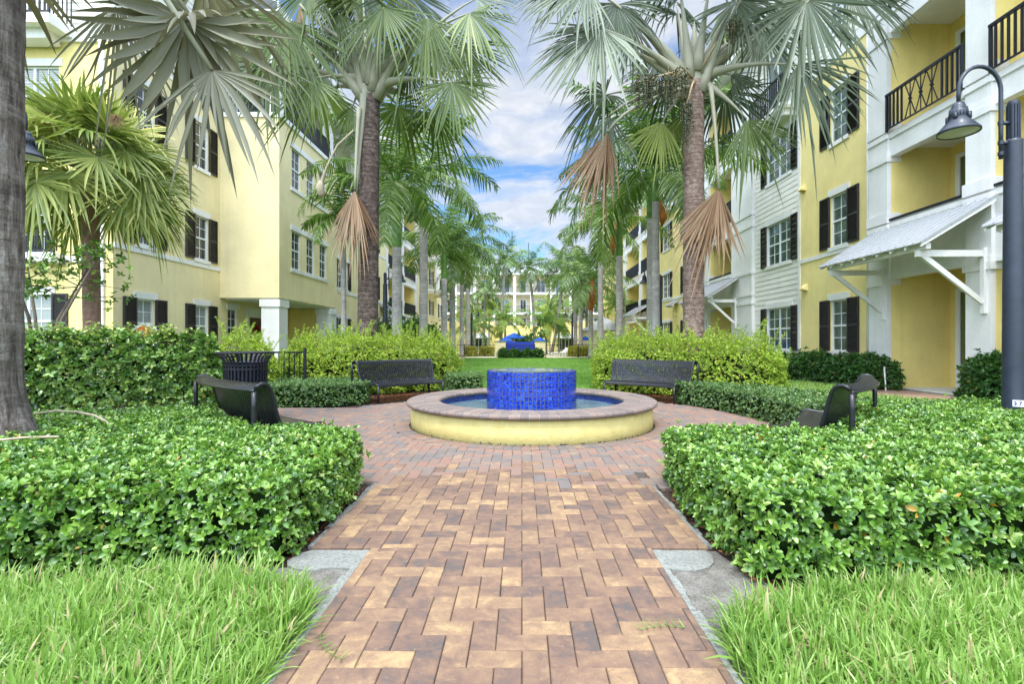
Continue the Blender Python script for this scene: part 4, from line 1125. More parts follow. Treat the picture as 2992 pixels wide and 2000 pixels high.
for y in (50.6, 55.8):
    mb = MB(); mb.box(-8.7, -8.3, y, y+.4, 6.5, 12.9); mb.build('column', 'white_column', lbld)
roof(lbld, -8.6, -11.3, 17.8, 64, 13.0, 15.2, -15)
mb = MB(); mb.box(-22, -11.0, 12.9, 24, 13.0, 13.2); mb.build('eave', 'white_trim', lbld)
mb = MB(); mb.box(-22, -11.22, 14.1, 64, 0, 12.9); mb.build('building_core', 'yellow_left', lbld)

# ------------------------------------------------------------------ far building
fb = thing('apartment_building', 'distant four storey building closing the court, with white balcony columns and grey roof', 'building', (0, 0, 0))
FY_ = Facade('F', 83)
cols_ = [-14.2, -11.0, -7.8, -4.6, -1.2, 1.6, 4.8, 8.0, 11.2, 14.4]
for i in range(len(cols_)-1):
    a, c = cols_[i]+.22, cols_[i+1]-.22
    for (zf, zo, zt) in ((3.0, 3.0, 5.7), (6.1, 6.1, 8.9), (9.4, 9.4, 12.2)):
        mb = MB(); FY_.box(mb, a-.22, c+.22, zf-.35, zt+.35, -2.02, -1.9); mb.build('recess_wall', 'beige_wall', fb)
        slider(fb, FY_, a+.7, c-.7, zf+.02, zf+2.2, -1.9, 'glass_sky' if (i+int(zf)) % 2 else 'glass_dark')
        railing(fb, FY_, a, c, zo, zo+1.05, -.1)
for s in cols_:
    mb = MB(); FY_.box(mb, s-.22, s+.22, 0, 12.4, -.44, 0); mb.build('column', 'white_trim', fb)
mb = MB()
for z in (2.6, 5.75, 9.05): FY_.box(mb, -14.4, 14.6, z, z+.34, -1.9, .08)
FY_.box(mb, -26, 26, 12.3, 12.62, -2, .5); mb.build('floor_slab', 'white_trim', fb)
mb = MB(); mb.add([(-26.5, 82.4, 12.62), (26.5, 82.4, 12.62), (26.5, 90, 15.0), (-26.5, 90, 15.0)], [(0, 1, 2, 3)])
for x in np.arange(-26.4, 26.4, .6): mb.add([(x, 82.4, 12.70), (x+.07, 82.4, 12.70), (x+.07, 90, 15.08), (x, 90, 15.08)], [(0, 1, 2, 3)])
mb.build('metal_roof', 'roof_metal', fb)
H = []
for zf in (1.0, 4.0, 7.2, 10.3):
    for s in (-22, -18, 17, 21): window(fb, FY_, s, s+1.6, zf, zf+1.5, 2, 'glass_dark', (.4, .4), holes=H)
mb = MB(); wall(mb, FY_, -26, -14.4, 0, 12.3, [h for h in H if h[0] < 0]); wall(mb, FY_, 14.6, 26, 0, 12.3, [h for h in H if h[0] > 0]); mb.box(-26, 26, 85.1, 92, 0, 12.3); mb.build('stucco_wall', 'yellow_stucco', fb)
# low pool house in front of it, with grey canopies over french doors
ph = thing('pool_house', 'low yellow ground floor range behind the pool with grey canopies over french doors', 'pool house')
FP = Facade('F', 68)
mb = MB(); FP.box(mb, -16, -3.9, 0, 4.0, -6, 0); FP.box(mb, 3.4, 16, 0, 4.0, -6, 0); FP.box(mb, -3.9, 3.4, 0, 3.5, -6, -2.4); mb.build('wall', 'yellow_stucco', ph)
for a, c in ((-7.4, -4.3), (4.5, 7.2)):
    awning(ph, FP, a, c, 1.75, 2.35, 1.0, False); slider(ph, FP, a+.4, c-.4, .05, 1.7, .0, 'glass_dark', 'french_door', 4)
railing(ph, FP, -4.0, 3.5, 3.5, 4.5, -2.45)
mb = MB(); FP.box(mb, -5.6, -3.8, 3.4, 3.6, -.5, .4); FP.box(mb, 3.3, 5.4, 3.4, 3.6, -.5, .4); mb.build('cornice', 'white_trim', ph)
window(ph, FP, 6.8, 8.4, 4.05, 5.3, 2, 'glass_dark')
for x, h in ((-1.65, 20.5), (1.05, 18.6)):
    mb = MB(); mb.tube([(0, 0, 0), (.03, 0, h-14)], .055, 5); o = mb.build('antenna', 'lamp_metal', loc=(x, 83, 13.0))
    tag(o, 'thin aerial mast on the far roof, the taller left one' if x < 0 else 'thin aerial mast on the far roof, the shorter right one', 'antenna')
# white hipped pavilion on the right of the pool
gz = thing('pavilion', 'small pool pavilion with a white hipped metal roof at the right', 'pavilion', (8.1, 50, 0))
mb = MB(); mb.add([(-2.2, -2, 2.3), (2.2, -2, 2.3), (2.2, 2, 2.3), (-2.2, 2, 2.3), (0, 0, 3.75)], [(0, 1, 4), (1, 2, 4), (2, 3, 4), (3, 0, 4), (0, 1, 2, 3)]); mb.build('roof', 'roof_metal', gz)
mb = MB(); mb.box(-1.9, 1.9, -1.7, 1.7, 0, 2.28); mb.build('wall', 'beige_wall', gz)
# ------------------------------------------------------------------ clipped hedges
hedge('clipped_hedge', [(-1.27, 2.66), (-1.24, 3.5), (-1.30, 4.05), (-1.75, 4.45), (-1.95, 4.50), (-2.45, 4.62), (-2.95, 5.08), (-3.4, 5.62), (-3.72, 6.1), (-4.15, 5.75), (-4.9, 5.4), (-6.5, 5.2), (-8.6, 5.15), (-8.6, 2.28), (-4.5, 2.36), (-3.0, 2.46), (-2.0, 2.60), (-1.5, 2.62)],
      .45, 980, .046, 'leaf_hedge', 'waist deep clipped green hedge filling the lower left, right edge along the brick path', wr=.47, m=5, hw=.025, e0=15, e1=68)
hedge('clipped_hedge', [(1.14, 2.45), (4.5, 2.30), (9.4, 2.30), (9.4, 6.2), (6.5, 6.35), (4.6, 6.35), (4.15, 6.25), (3.82, 5.75), (3.32, 5.1), (2.77, 4.48), (2.2, 4.40), (1.5, 4.48), (1.2, 4.28), (1.12, 3.4)],
      .45, 980, .046, 'leaf_hedge', 'clipped green hedge filling the lower right, around the foot of the numbered lamp post', wr=.47, m=5, hw=.025, e0=15, e1=68)
hedge('box_hedge', [(-5.6, 9.0), (-4.4, 8.98), (-3.4, 9.12), (-2.95, 9.55), (-3.0, 10.0), (-3.6, 10.7), (-5.2, 10.6)], .43, 700, .042, 'leaf_box', 'low dark box hedge between the litter bin and the far left bench', 'hedge', T_MID, .5, 4, hw=.015)
hedge('box_hedge', [(-1.45, 11.1), (-.9, 11.3), (-1.0, 12.6), (-2.0, 12.9), (-1.8, 11.9)], .44, 500, .045, 'leaf_box', 'small box hedge behind the far end of the left bench, by the lawn', 'hedge', T_MID, .5, 4, hw=.02)
hedge('box_hedge', [(3.50, 6.3), (4.1, 6.4), (4.95, 6.5), (4.75, 7.7), (4.4, 9.0), (3.7, 10.1), (3.3, 10.3), (2.98, 9.85), (3.0, 9.35), (3.35, 8.6), (3.55, 7.5)], .42, 620, .044, 'leaf_box', 'low dark box hedge curving between the two benches on the right', 'hedge', T_MID, .5, 4, hw=.02)
# taller shrub rows
def rough(h, k=.14): return lambda x, y: h+k*wob(x*1.3, y*1.3)+rs.uniform(-.05, .05, len(x))
hedge('ficus_hedge', [(-9.4, 7.35), (-7.2, 7.7), (-5.35, 8.35), (-5.15, 8.7), (-5.5, 9.1), (-7.3, 8.75), (-9.4, 8.4)], 1.36, 360, .088, 'leaf_ficus', 'tall loose glossy hedge in front of the orange sign, bare stems at its foot', 'hedge', T_HI, .5, 4, z0=.24, lo=-.12, prof=rough(1.34, .10), core='shrub_core', rd=.35, bulge=.10, side_up=.2)
hedge('shrub', [(8.35, 12.3), (9.3, 12.2), (9.35, 17.0), (8.7, 17.2), (8.3, 15)], .85, 260, .085, 'leaf_dark', 'dark ragged shrub row under the shuttered windows of the right building', 'shrub', T_MID, .5, 5, prof=rough(.82, .16), core='shrub_core', rd=.3, bulge=.09)
hedge('shrub', [(9.15, 13.9), (9.3, 17.3), (9.3, 22), (8.2, 22), (8.2, 17.3)], .8, 120, .10, 'leaf_dark', 'dark shrub row further along the right building, beside the lawn', 'shrub', T_MID, .5, 4, prof=rough(.76, .12), core='shrub_core', rd=.3, bulge=.09)
hedge('shrub', [(8.75, 8.15), (9.9, 8.2), (10.0, 10.1), (8.9, 10.3), (8.5, 9.5)], .85, 420, .085, 'leaf_dark', 'dark glossy shrub beside the porch door, left of the numbered lamp post', 'shrub', T_MID, .5, 5, prof=rough(.92, .12), core='shrub_core', rd=.35, bulge=.08)
for i, x in enumerate((-1.35, -.55, .35, 1.15)):
    hedge('round_shrub', [(x+.48*math.cos(a), 37.0+.4*math.sin(a)) for a in np.linspace(0, 2*pi, 9)[:-1]], .72, 260, .13, 'leaf_dark',
          ('leftmost of the four round dark shrubs under the blue tiled wall', 'second from left of the round dark shrubs under the blue tiled wall', 'third from left of the round dark shrubs under the blue tiled wall', 'rightmost of the four round dark shrubs under the blue tiled wall')[i], 'shrub', T_MID, .55, 4, group='round shrubs by the pool wall', rd=.35, bulge=.06)
for x, y, lab in ((-4.2, 40.5, 'yellow leaved shrub behind the left pool fence'), (-2.9, 41.5, 'yellow leaved shrub nearest the left pool pillar'), (4.3, 40.5, 'larger yellow leaved shrub behind the right pool fence'), (5.1, 41, 'smaller yellow leaved shrub behind the right pool fence, beside a palm foot')):
    hedge('yellow_shrub', [(x+.62*math.cos(a), y+.5*math.sin(a)) for a in np.linspace(0, 2*pi, 9)[:-1]], .75, 170, .16, 'leaf_yellow', lab, 'shrub', T_MID, .5, 4)
def lime_shrub(name, P, h, dens, nshoot, label, L=.05):
    root = hedge(name, P, h, dens, L, 'leaf_lime', label, 'shrub', T_MID, .55, 4, hw=.0, prof=lambda x, y: h-.04+.20*wob(x*1.9, y*1.9)+rs.uniform(-.12, .12, len(x)), core='shrub_core', rd=.5, bulge=.14)
    x, y = sample_top(P, nshoot/max(.1, abs(area(P)))); n = len(x); mbs = MB(); Cs = []; Ds = []
    for i in range(n):
        hh = random.choice((.14, .18, .22, .28, .34, .46)); lx, ly = random.uniform(-.6, .6), random.uniform(-.6, .6)
        z0 = h-.16+.18*wob(x[i]*1.9, y[i]*1.9)-h*.42*max(0, 1-float(pdist(np.array([x[i]]), np.array([y[i]]), P)[0])/.5)**2; p0 = np.array((x[i], y[i], z0)); d = np.array((lx*hh, ly*hh, hh+.1))
        mbs.tube([p0, p0+d*.5+(0, 0, .01), p0+d], [.004, .003, .0015], 4)
        m = int(hh*90)
        for k in range(m):
            t = .25+.75*k/m; a = k*2.4+i; Cs.append(p0+d*t); Ds.append((math.cos(a), math.sin(a), .7))
    C = np.array(Cs); D = np.array(Ds)
    arr = leaf_arr(C, D, np.cross(D, rs.normal(size=D.shape)), rs.uniform(.7, 1.2, len(C))*L, rs.uniform(.4, .6, len(C))*L, T_MID, np.clip(rs.normal(.45, .22, len(C)), 0, .97))
    st = mbs.build('shoots', 'bark_stem', root); leaf_obj('shoot_leaves', [arr], 'leaf_lime', st)
    return root
lime_shrub('golden_shrub', [(-5.3, 10.9), (-4.3, 10.75), (-3.1, 11.1), (-2.2, 11.9), (-1.55, 13.2), (-2.2, 14.2), (-4.0, 13.6), (-5.6, 12.6)], 1.22, 560, 330, 'bright lime green shrub mass behind the far left bench')
lime_shrub('golden_shrub', [(1.75, 12.1), (2.3, 11.35), (3.1, 10.95), (4.1, 10.4), (5.2, 10.0), (5.7, 10.8), (5.3, 12.2), (4.2, 13.2), (2.6, 14.0), (1.8, 13.3)], 1.20, 560, 330, 'bright lime green shrub mass behind the far right bench')
lime_shrub('golden_shrub', [(-6.3, 9.6), (-5.1, 9.35), (-4.75, 9.9), (-5.1, 10.7), (-6.4, 10.9)], 1.20, 560, 130, 'lime green shrub with tall shoots between the ficus hedge and the litter bin')
def top_shoots(root, P, h, n, L, mat, hmin=.1, hmax=.28):
    x, y = sample_top(P, n/max(.1, abs(area(P)))); st = MB(); Cs = []; Ds = []
    for i in range(len(x)):
        hh = random.uniform(hmin, hmax); p0 = np.array((x[i], y[i], h-.12)); d = np.array((random.uniform(-.12, .12), random.uniform(-.12, .12), hh+.1)); st.tube([p0, p0+d*.6, p0+d], [.005, .004, .002], 4)
        for k in range(int(4+hh*34)):
            t = .2+.8*k/(4+hh*34); a = k*2.4+i; Cs.append(p0+d*t); Ds.append((math.cos(a), math.sin(a), .35))
    C = np.array(Cs); D = np.array(Ds); up = np.tile((0, 0, 1.), (len(C), 1))+rs.normal(0, .2, C.shape)
    b = np.zeros(C.shape); b[:, 2] = -L*.45
    o = st.build('shoots', 'bark_stem', root); leaf_obj('shoot_leaves', [leaf_arr(C, D, up, rs.uniform(.7, 1.15, len(C))*L, rs.uniform(.36, .5, len(C))*L, T_HI, rs.uniform(.72, 1, len(C)), b)], mat, o)
top_shoots([o for o in bpy.data.objects if o.name.startswith('ficus_hedge')][0], [(-9.2, 7.7), (-7.2, 7.95), (-5.5, 8.5), (-5.6, 8.8), (-7.3, 8.5), (-9.2, 8.2)], 1.30, 110, .10, 'leaf_ficus')
# stems and roots under the ficus hedge
for i in range(9):
    x = -8.6+.42*i+random.uniform(-.1, .1); y = 7.85+(x+8.6)*.26
    mb = MB(); pts = [(x, y, 0), (x+random.uniform(-.03, .03), y, .25), (x+random.uniform(-.08, .08), y+.02, .6)]
    mb.tube(pts, [.035, .028, .02], 7)
    tag(mb.build('hedge_stem', 'bark_stem', None, True), 'bare grey stem at the foot of the tall ficus hedge', 'hedge stem', 'bare stems under the ficus hedge')

# ------------------------------------------------------------------ grass
def grass(name, P, dens, L, wd, mat, lean=(0, 0), edge=None, z=.01, bend=.5, lmin=.5):
    x, y = sample_top(P, dens)
    if edge is not None: k = edge(x, y); x, y = x[k], y[k]
    n = len(x); az = rs.uniform(0, 2*pi, n); tilt = rs.uniform(.05, .75, n)
    D = np.stack([np.cos(az)*tilt+lean[0], np.sin(az)*tilt+lean[1], np.ones(n)], 1)
    Nn = np.stack([np.cos(az+pi/2+rs.normal(0, .5, n)), np.sin(az+pi/2+rs.normal(0, .5, n)), rs.normal(0, .2, n)], 1)
    Nn = np.cross(D, Nn)
    LL = L*rs.uniform(lmin, 1.15, n)*(1+.22*wob(x*3, y*3)); W = wd*rs.uniform(.6, 1.2, n)
    b = np.stack([np.cos(az)*LL*bend*tilt*1.2, np.sin(az)*LL*bend*tilt*1.2, -LL*bend*tilt], 1)
    rnd = np.clip(rs.normal(.45, .23, n)+.12*wob(x*1.5, y*1.5), 0, .97); dead = rs.uniform(0, 1, n) < .035; rnd = np.where(dead, 1.0, rnd); W = W*np.where(rs.uniform(0, 1, n) < .15, 1.5, 1)
    C = np.stack([x, y, np.full(n, z)], 1)
    o = leaf_obj(name, [leaf_arr(C, D, Nn, LL, W, (np.array([(-.5,0,0),(.5,0,0),(-.5,.35,0),(.5,.35,0),(-.36,.7,0),(.36,.7,0),(0,1,0)]), [(0,1,3,2),(2,3,5,4),(4,5,6)]), rnd, b)], mat)
    return tag(o, kind='stuff')
gl = [(-.91, .5), (-.90, 1.5), (-.90, 1.95), (-.95, 2.3), (-1.3, 2.50), (-1.7, 2.52), (-2.2, 2.42), (-3.2, 2.28), (-4.6, 2.2), (-4.6, .5)]
gr = [(.78, .5), (.78, 1.5), (.79, 1.95), (.90, 2.14), (1.15, 2.24), (1.5, 2.38), (4.9, 2.38), (4.9, .5)]
grass('grass', gl, 7000, .165, .0088, 'grass_long', (.05, 0)); grass('grass', gr, 7000, .165, .0088, 'grass_long', (-.05, 0))
grass('grass', [(-.98, .9), (-.86, 1.35), (-.89, 1.9), (-.92, 2.2), (-1.02, 2.35)], 4500, .11, .006, 'grass_long', (.5, -.1))
grass('grass', [(.82, .9), (.76, 1.4), (.77, 1.8), (.84, 2.1), (.98, 2.2)], 4500, .11, .006, 'grass_long', (-.5, -.1))
grass('grass', [(-8.6, 1.9), (-4.6, 1.9), (-4.6, 2.2), (-8.6, 2.15)], 3000, .14, .007, 'grass_long')
grass('grass', [(5.05, 6.5), (8.6, 6.4), (8.5, 8.8), (7.65, 10.9), (8.5, 13), (8.1, 14.5), (7, 16), (5.4, 14.5), (5.8, 12), (5.6, 10.3), (4.3, 9.7), (4.85, 7.8)], 1900, .12, .010, 'grass_long', z=.015)
grass('grass', [(-1.0, 11.4), (1.75, 11.4), (2.4, 13.6), (3, 19), (-3, 19), (-1.8, 13.8)], 1500, .07, .010, 'grass_short', z=.015)
grass('grass', [(-3.9, 19), (4.7, 19), (4.7, 36.8), (-3.9, 36.8)], 260, .045, .016, 'grass_short', z=.015)
# runners of grass creeping on to the path
for (x, y, a, n, lab) in ((-.80, 2.0, -1.2, 8, 'grass runner creeping on to the left edge of the brick path'), (.66, 2.05, 2.9, 7, 'grass runner creeping on to the right edge of the brick path')):
    C = []; D = []; px, py = x, y
    mb = MB(); pts = []
    for k in range(n):
        pts.append((px, py, .036)); 
        for s_ in (-1, 1): C.append((px, py, .036)); D.append((math.cos(a+s_*1.0), math.sin(a+s_*1.0), .5))
        px += .03*math.cos(a); py += .03*math.sin(a); a += .12
    mb.tube(pts, .0011, 5); r_ = thing('grass_runner', lab, 'grass runner'); mb.build('stem', 'green_shaft', r_)
    C = np.array(C); D = np.array(D); leaf_obj('blades', [leaf_arr(C, D, np.tile((0, 0, 1.), (len(C), 1))+rs.normal(0, .2, C.shape), np.full(len(C), .045), np.full(len(C), .006), T_BLADE, rs.uniform(.0, .35, len(C)))], 'grass_long', r_)
# fallen brown leaves and bark chips along the beds
def litter(name, P, n, L, mat, z=.014):
    x, y = sample_top(P, n/abs(area(P)));
    C = np.stack([x, y, np.full(len(x), z)+rs.uniform(0, .012, len(x))], 1); D = rs.normal(size=C.shape); D[:, 2] *= .25; Nn = rs.normal(0, .35, C.shape); Nn[:, 2] += 1
    o = leaf_obj(name, [leaf_arr(C, D, Nn, L*rs.uniform(.5, 1.2, len(x)), L*.45*rs.uniform(.6, 1.2, len(x)), T_MID, rs.uniform(0, 1, len(x)))], mat); return tag(o, kind='stuff')
litter('leaf_litter', [(-1.28, 2.65), (-1.2, 3.0), (-1.22, 4.1), (-1.32, 4.1), (-1.4, 2.6)], 170, .035, 'dry_brown')
litter('leaf_litter', [(1.13, 2.3), (1.35, 2.3), (1.25, 4.2), (1.1, 4.2)], 320, .035, 'dry_brown')
litter('bark_mulch', [(-2.9, 9.7), (-1.5, 11.0), (-1.7, 12.0), (-3.2, 11.2), (-3.3, 10.0)], 2600, .04, 'dry_brown'); litter('bark_mulch', [(2.9, 9.5), (1.7, 10.7), (1.9, 11.9), (3.2, 11.2), (3.7, 9.9)], 2600, .04, 'dry_brown')
litter('bark_mulch', [(8.4, 12.5), (9.3, 12.4), (9.3, 13.4), (8.9, 13.4)], 300, .05, 'dry_brown', .02)

# ------------------------------------------------------------------ palms
def fan_leaf(H, D, U, Rr, nseg, span, droop, rng, split=.5, cup=.22, tip=.0, fold=.30, wid=1.0):
    """costapalmate leaf blade: hub H, central direction D, upper side U"""
    H = np.array(H, float); D = nrmz(np.array(D, float)); U = np.array(U, float); U = nrmz(U-D*np.dot(U, D)); S = np.cross(D, U)
    a = np.linspace(-span/2, span/2, nseg)+rng.normal(0, .012, nseg); da = span/nseg
    L = Rr*(.80+.20*np.cos(a*.8))*np.where(rng.uniform(0, 1, nseg) < .07, rng.uniform(.5, .75, nseg), rng.uniform(.84, 1.06, nseg))
    ts = np.array([.03, .25, split, .72, .88, 1.0])
    Vv = []; F = []; rn = []
    base_r = rng.uniform(0, .5)
    dr = droop*rng.uniform(.6, 1.35, nseg)+(rng.uniform(0, 1, nseg) < .16)*rng.uniform(.3, .9, nseg); kink = rng.normal(0, .10, nseg)
    for k in range(nseg):
        aa = a[k]
        for i, t in enumerate(ts):
            an = aa+kink[k]*max(0, t-split)
            dirv = D*math.cos(an)+S*math.sin(an)
            p = H+dirv*(t*L[k])+U*(cup*Rr*t*t*math.sin(aa)**2-.05*Rr*t*t)
            side = -D*math.sin(an)+S*math.cos(an)
            hw = math.tan(da/2)*t*L[k]*1.04*wid
            hs = math.tan(da/2)*split*L[k]*1.04*wid
            if t > split: hw = hs*(1-((t-split)/(1-split))**2.2)*1.0
            p = p+np.array((0, 0, -1.))*(dr[k]*L[k]*max(0, t-.12)**2.1)
            Vv += [p-side*hw, p-U*hw*fold*2.2, p+side*hw]
    nt_ = len(ts)
    idx = np.arange(nseg)[:, None]*(nt_*3)
    for i in range(nt_-1):
        q = i*3
        for (s0, s1) in ((0, 1), (1, 2)):
            F.append(np.stack([idx[:, 0]+q+s0, idx[:, 0]+q+s1, idx[:, 0]+q+3+s1, idx[:, 0]+q+3+s0], 1))
    rr = np.clip(base_r+rng.uniform(0, .5, nseg), 0, 1)
    return np.array(Vv), F, rr
def petiole_pts(c0, az, el, ln, sag, n=8):
    d = np.array((math.cos(az)*math.cos(el), math.sin(az)*math.cos(el), math.sin(el)))
    return [np.array(c0)+d*(ln*t)+np.array((0, 0, -sag*ln*t*t)) for t in np.linspace(0, 1, n)]
def trunk_obj(root, base, top, r0, r1, mat, bow=(0, 0), rings=0, flare=0, n=22, nm='trunk'):
    mb = MB(); pts = []; rad = []
    b = np.array(base, float); t_ = np.array(top, float)
    for i in range(n):
        t = i/(n-1); p = b+(t_-b)*t+np.array((bow[0], bow[1], 0))*math.sin(pi*t); pts.append(p)
        rad.append((r0+(r1-r0)*t)*(1+flare*max(0, 1-t*6)**2)*(1+random.uniform(-.018, .018)))
    mb.tube(pts, rad, 20); return mb.build(nm, mat, root, True)
def fan_palm(name, label, base, top, r0, r1, bark, leafmat, fans, seed, Rr, pet, deadfans=(), nseg=34, droop=.35, az_skip=None, span=5.0, group=None, elr=(-25, 78), pr=.03, tilt=28, rng_d=.55, split=.5, mixmat=None):
    rng = np.random.RandomState(seed)
    root = thing(name, label, 'palm tree', tuple(base), 0, group)
    b0 = np.array(base, float); tp = np.array(top, float)-b0
    trunk_obj(root, (0, 0, 0), tp, r0, r1, bark, flare=.12)
    mp = MB(); parts = []; partsB = []
    for i in range(fans):
        az = i*2.39996+rng.uniform(-.2, .2); f = (i+.5)/fans
        el = R(elr[0]+(elr[1]-elr[0])*f**.9+rng.uniform(-7, 7))
        if az_skip and az_skip(az % (2*pi), el): continue
        ln = pet*rng.uniform(.8, 1.1)*(1-.15*f)
        c0 = tp+np.array((math.cos(az)*r1*.7, math.sin(az)*r1*.7, .05+.55*f*pet*.5))
        pts = petiole_pts(c0, az, el, ln, .16)
        mp.tube(pts, [pr*2.0*(1-.55*t) for t in np.linspace(0, 1, len(pts))], 7)
        tg = nrmz(pts[-1]-pts[-2]); h = pts[-1]; tl = R(tilt+(1-f)*50); rad = np.array((math.cos(az), math.sin(az), 0))
        dn = tg*math.cos(tl)+np.array((0, 0, -1.))*math.sin(tl); up = rad*1.0+np.array((0, 0, .75))+rng.normal(0, .30, 3)
        pp = fan_leaf(h, dn, up, Rr*rng.uniform(.88, 1.1), nseg, span*rng.uniform(.85, 1.05), droop*rng.uniform(rng_d, 1.5), rng, split)
        (partsB if mixmat and i % 3 == 0 else parts).append(pp)
    mp.build('leaf_stalks', 'petiole', root, True)
    leaf_obj('crown', parts, leafmat, root)
    if partsB: leaf_obj('crown', partsB, mixmat, root)
    for (hub, R_, st, sd) in deadfans:
        rg = np.random.RandomState(sd); hb = np.array(hub, float)-b0; s0 = np.array(st, float)-b0
        mb = MB(); mid = (hb+s0)/2+np.array(((hb[0]-s0[0])*.25, 0, .12)); mb.tube([s0, mid, hb], [.035, .026, .022], 7)
        ps = []
        for q in range(3):
            ps.append(fan_leaf(hb, (rg.uniform(-.25, .25), -.2+.25*q, -1), (rg.uniform(-.6, .6), -1, .1), R_*rg.uniform(.8, 1.05), 26, .75+.28*q, .0, rg, .50, .0, fold=.9, wid=1.5))
        o = leaf_obj('dead_leaf', ps, 'fan_dead', root); tag(o, 'withered pinkish brown fan leaf hanging down'); q = mb.build('leaf_stalk', 'petiole', o, True)
    return root, tp
def fruit(root, c, n, rx, rz, sd, stalk):
    rg = np.random.RandomState(sd); mb = MB(); st = MB(); c = np.array(c, float)
    st.tube([np.array(stalk, float), (np.array(stalk)+c)/2+(0, -.1, .12), c], [.03, .025, .012], 6)
    base = [np.array(v) for v in ((1,0,0),(-1,0,0),(0,1,0),(0,-1,0),(0,0,1),(0,0,-1))]
    for k in range(n):
        a = rg.uniform(0, 2*pi); rr = rx*rg.uniform(0, 1)**.5; p0 = c+(math.cos(a)*rr, math.sin(a)*rr, rg.uniform(-.05, .1)); ln = rz*rg.uniform(.5, 1.1)*(1-.5*rr/rx)
        p1 = p0+np.array((rg.uniform(-.05, .05), rg.uniform(-.05, .05), -ln)); st.tube([c, p0, p1], .005, 4)
        for q in range(int(ln/.028)):
            p = p0+(p1-p0)*(q*.028/ln)+rg.normal(0, .020, 3); s = rg.uniform(.017, .026)
            V = [p+b_*s for b_ in base]; mb.add(V, [(0,2,4),(2,1,4),(1,3,4),(3,0,4),(2,0,5),(1,2,5),(3,1,5),(0,3,5)], rg.uniform())
    o = mb.build('fruit_cluster', 'fruit', root, True); o['kind'] = 'stuff'; st.build('fruit_stalk', 'twine', o, True)
# right silver palm
def at(u, v, Y): return ((u-1525)/1470*Y, Y, 1.2+(1000-v)/1470*Y)   # survey coordinates -> metres
def custom_fans(name, base, root_label, r0, r1, ztop, bark, fans, dead, seed, leafmats, extra, crown0):
    rg = np.random.RandomState(seed); root = thing(name, root_label, 'palm tree', base); b0 = np.array(base, float)
    trunk_obj(root, (0, 0, 0), (crown0[0]-base[0], crown0[1]-base[1], ztop), r0, r1, bark, flare=.14, n=40)
    parts = {}; mp = MB(); c0 = np.array(crown0, float)-b0
    def add(h, d, Rr, span, mat, up, ns=34, split=.5, droop=.28, cup=.12):
        h = np.array(h, float)-b0
        parts.setdefault(mat, []).append(fan_leaf(h, d, up, Rr, ns, span, droop, rg, split, cup, fold=.35))
        az = math.atan2(h[1]-c0[1], h[0]-c0[0]); s0 = c0+np.array((math.cos(az)*r1*.62, math.sin(az)*r1*.62, rg.uniform(-.35, .35)))
        L = np.linalg.norm(h-s0); mid = (s0+h)/2+np.array((0, 0, .14*L)); q = [s0*(1-t)**2+2*t*(1-t)*mid+h*t*t for t in np.linspace(0, 1, 9)]
        mp.tube(q, [.105*(1-t)**2.2+.034*(1-t)+.016 for t in np.linspace(0, 1, 9)], 8)
    for (u, v, Y, dx, dz, Rr, span, mi) in fans:
        add(at(u, v, Y), (dx, rg.uniform(-.25, .1), dz), Rr, span, leafmats[mi], (rg.uniform(-.35, .35), -1, rg.uniform(.25, .7)), ns=int(9+8.2*span), split=rg.uniform(.42, .55), droop=rg.uniform(.15, .4))
    for k in range(extra):
        az = R(20+140*(k+.5)/extra)+rg.uniform(-.2, .2) if k % 3 else R(rg.uniform(200, 340)); el = R(rg.uniform(38, 80) if k % 2 or not k % 3 else rg.uniform(-5, 30))
        L = rg.uniform(1.8, 2.3); h = c0+np.array((math.cos(az)*math.cos(el), math.sin(az)*math.cos(el), math.sin(el)))*L+(0, 0, .2)
        d = nrmz(h-c0)*.8+np.array((0, 0, -.45)); add(h+b0, d, rg.uniform(1.4, 1.7), 4.2, leafmats[0], (0, 0, 1), 38, .45, .55, .2)
    for m, p in parts.items(): leaf_obj('crown', p, m, root)
    mp.build('leaf_stalks', 'petiole', root, True)
    for (hub, st, fl, sd) in dead:
        rq = np.random.RandomState(sd); hb = np.array(hub, float)-b0; s0 = np.array(st, float)-b0
        ps = [fan_leaf(hb, d, (rq.uniform(-.3, .3), -1, .1), Rr, ns, span*1.12, .05, rq, .46, .02, fold=.7, wid=1.6) for (d, Rr, span, ns) in fl]
        o = leaf_obj('dead_leaf', ps, 'fan_dead', root); tag(o, 'withered pinkish brown fan leaf hanging down')
        mb = MB(); mid = (hb+s0)/2+np.array(((hb[0]-s0[0])*.3, 0, .1)); mb.tube([s0*(1-t)**2+2*t*(1-t)*mid+hb*t*t for t in np.linspace(0, 1, 7)], [.06, .05, .045, .04, .036, .032, .03], 8); mb.build('leaf_stalk', 'petiole', o, True)
    return root
PX, PY = 4.09, 12.0
